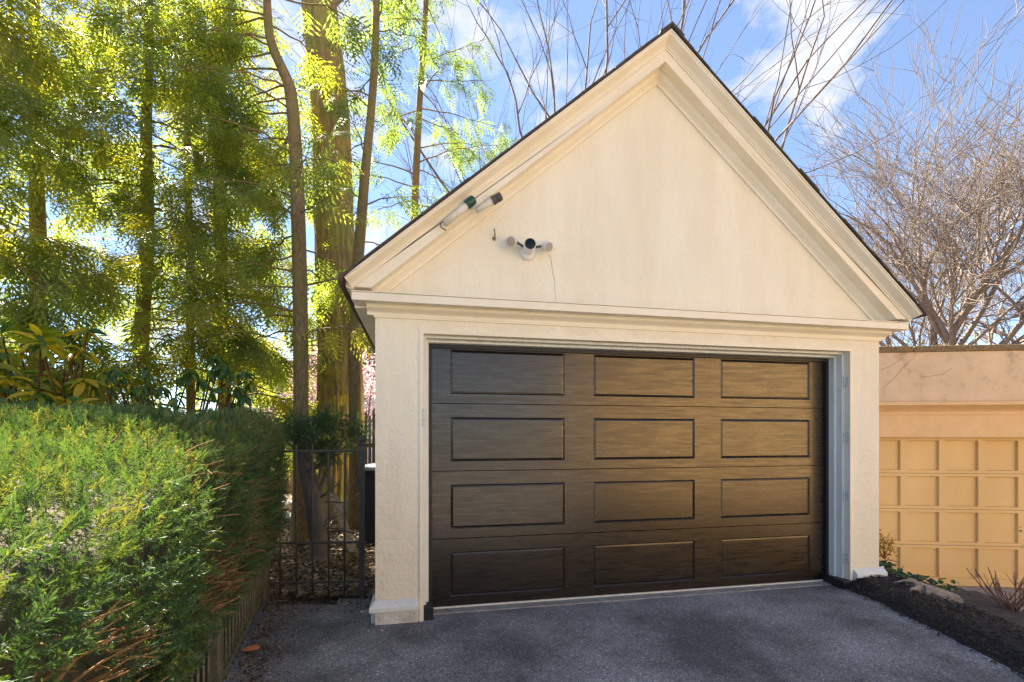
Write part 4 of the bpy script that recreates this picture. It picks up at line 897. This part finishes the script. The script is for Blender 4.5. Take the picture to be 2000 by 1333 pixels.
def gold_shrub():
    base = W(1727, 1092, 5.05); t = empty('golden_shrub', base, 'small golden leaved shrub peeking out behind the garage corner', 'shrub'); g2 = np.random.default_rng(8); n = 420; lines = []
    c = np.array(W(1724, 1066, 5.05)); pos = c + g2.normal(size=(n,3))*np.array([.055,.05,.055]); T = np.array([(0,0,0),(.013,.007,.002),(.028,0,0),(.013,-.007,.002)]); F = np.array([(0,1,2,3)])
    o = scatter('foliage', T, F, pos, frames(pos-c+g2.normal(size=(n,3))*.05, g2.normal(size=(n,3))+np.array([0,0,1])), g2.uniform(.7,1.3,n), M['gold']); keep(o, t); tag(o, kind='stuff')
    for k in range(8): e = c+g2.normal(size=3)*.05; lines.append(([np.array(base), (np.array(base)+e)/2, e], [.005,.004,.002], 4))
    keep(tubes('stems', lines, M['twig']), t)
gold_shrub()
def stump():
    c = L(3.62, 3.98, bed_h(3.62, 3.98)+.075); t = empty('tree_stump', c, 'weathered split stump lying in the mulch below the ivy', 'stump', -YAW-R(8)); r = random.Random(2)
    for k in range(9):
        y = -.11+k*.026; x0 = -.26+r.uniform(-.03,.09); x1 = .25+r.uniform(-.1,.04); h = .05+.02*math.sin(k)+r.uniform(0,.02); zz = -.10
        V = []; n = 7
        for i in range(n):
            x = x0+(x1-x0)*i/(n-1); hh = h*(.75+.35*mnoise.noise((x*8, y*20, 1)))-.11*(i/(n-1)); wv = .01*mnoise.noise((x*6, k, 0)); V += [(x,y+wv,zz-.08),(x,y+.023+wv,zz-.08),(x,y+.02+wv,hh),(x,y+.004+wv,hh-.006)]
        F = [(i*4+j, i*4+(j+1)%4, i*4+4+(j+1)%4, i*4+4+j) for i in range(n-1) for j in range(4)] + [(3,2,1,0), tuple((n-1)*4+j for j in range(4))]
        MB().add(V, F).build('wood_split', M['stumpwood'], t, bevel=.004)
    lines = [([np.array((-.25,-.08,.0)), np.array((-.36,-.12,.01)), np.array((-.46,-.2,-.03))], [.02,.014,.006], 6), ([np.array((-.2,.05,.03)), np.array((-.33,.04,.05)), np.array((-.5,.0,.03))], [.014,.01,.004], 6), ([np.array((-.1,-.1,-.03)), np.array((-.05,-.2,-.04)), np.array((.02,-.26,-.07))], [.016,.012,.006], 6)]
    tubes('root', lines, M['stumpwood'], t); t.scale = (.62, .7, .9)
stump()
CH = np.array([(-.5,-.12,0),(.5,-.16,.05),(.5,.14,0),(-.5,.12,.05),(-.45,-.1,.10),(.45,-.1,.16),(.4,.1,.12),(-.45,.1,.14)]); CHF = np.array([(0,3,2,1),(4,5,6,7),(0,1,5,4),(1,2,6,5),(2,3,7,6),(3,0,4,7)])
def chips():
    pos = []; r = random.Random(12)
    while len(pos) < 10000:
        dep = r.uniform(1.6, 5.1); e1 = edge_lat(dep); e0 = 2.93+.05*math.sin(dep*2.1)-max(0, dep-4.3)*.42; lat = e0 + (e1-e0)*r.random() - abs(r.gauss(0,.02)); pos.append(np.array(L(lat, dep, max(.006, bed_h(lat, dep)*smooth(0,.1,lat-e0)+.012) if lat < e0+.03 else bed_h(lat, dep)+.012+r.uniform(0,.012))))
    pos = np.array(pos); n = len(pos); f = rng.normal(size=(n,3)); f[:, 2] *= .35
    tag(scatter('mulch_chips', CH, CHF, pos, frames(f, np.tile([0,0,1.0], (n,1))+rng.normal(size=(n,3))*.25), rng.uniform(.010,.034,n), M['chip']), 'black shredded bark mulch on the right bed', 'mulch', kind='stuff')
    pos = []
    while len(pos) < 9000:
        dep = 3.95 + 8*r.random()**1.7; lat = r.uniform(-.62, -.27)*dep
        if dep < 4.3 and lat < fl_lat(dep)+.02: continue
        p = L(lat, dep, .0)
        if p.x > XL-.02 and p.y > 3.45: continue
        pos.append(np.array((p.x, p.y, .0+r.uniform(0,.03))))
    pos = np.array(pos); n = len(pos); f = rng.normal(size=(n,3)); f[:, 2] *= .3; T = np.array([(-.5,0,.1),(0,.28,-.05),(.5,0,.12),(0,-.28,0)]); F = np.array([(0,1,2,3)])
    tag(scatter('leaf_litter', T, F, pos, frames(f, np.tile([0,0,1.0], (n,1))+rng.normal(size=(n,3))*.3), rng.uniform(.025,.08,n), M['litter']), 'dry brown leaf litter on the ground behind the gate', 'leaf litter', kind='stuff')
    pos = []
    while len(pos) < 1600:      # dark crumbs along the fence foot and the garage plinth
        q = r.random()
        if q < .75: dep = r.uniform(2.3, 3.95); lat = fl_lat(dep)+.03+abs(r.gauss(0,.13))
        else: dep = r.uniform(3.6,3.95); lat = r.uniform(-2.0,-1.05)
        p = L(lat, dep); pos.append(np.array((p.x, p.y, .012)))
    pos = np.array(pos); n = len(pos); f = rng.normal(size=(n,3)); f[:, 2] *= .2
    tag(scatter('fence_foot_crumbs', CH, CHF, pos, frames(f, np.tile([0,0,1.0], (n,1))), rng.uniform(.008,.03,n), M['litter'], var=rng.random(n)**2), 'dark crumbs of soil and bark along the fence foot', 'debris', kind='stuff')
    # loose grit on the asphalt
    pos = []
    while len(pos) < 900:
        dep = r.uniform(2.2, 4.2); lat = r.uniform(-1.5, 2.9); p = L(lat, dep)
        if p.y > 3.58: continue
        pos.append(np.array((p.x, p.y, .010)))
    pos = np.array(pos); n = len(pos); f = rng.normal(size=(n,3))
    tag(scatter('loose_grit', CH*np.array([1,3,3]), CHF, pos, frames(f, rng.normal(size=(n,3))), rng.uniform(.003,.009,n)*(rng.random(n)**3*1.2+.5), M['litter'], var=.5+.5*rng.random(n)), 'pale loose grit scattered over the asphalt', 'grit', kind='stuff')
chips()
p = W(490, 1275, 2.95); p.z = .022
o = blob('brick_shard', p, .05, .032, .02, M['brick'], 3); o.rotation_euler = (0,0,.5); tag(o, 'orange brick shard on the asphalt at the fence foot', 'brick')
for i, (px, py, m, lb) in enumerate([(742, 1236, 'paleleaf', 'pale curled leaf on the asphalt in front of the left pier'), (686, 1322, 'dryleaf', 'brown leaf near the bottom edge left of centre'), (726, 1300, 'dryleaf', 'small brown leaf on asphalt between pier and bottom edge')]):
    d = 905*1.385/(py-849); p = W(px, py, d); p.z = .016; me = LM['O'].copy(); me.materials.clear(); me.materials.append(M[m]); o = bpy.data.objects.new('fallen_leaf', me); col.objects.link(o); o.location = p; o.scale = (.22,.35,.4); o.rotation_euler = (.2,.1,i*2.0); tag(o, lb, 'leaf', 'fallen leaves on the driveway')
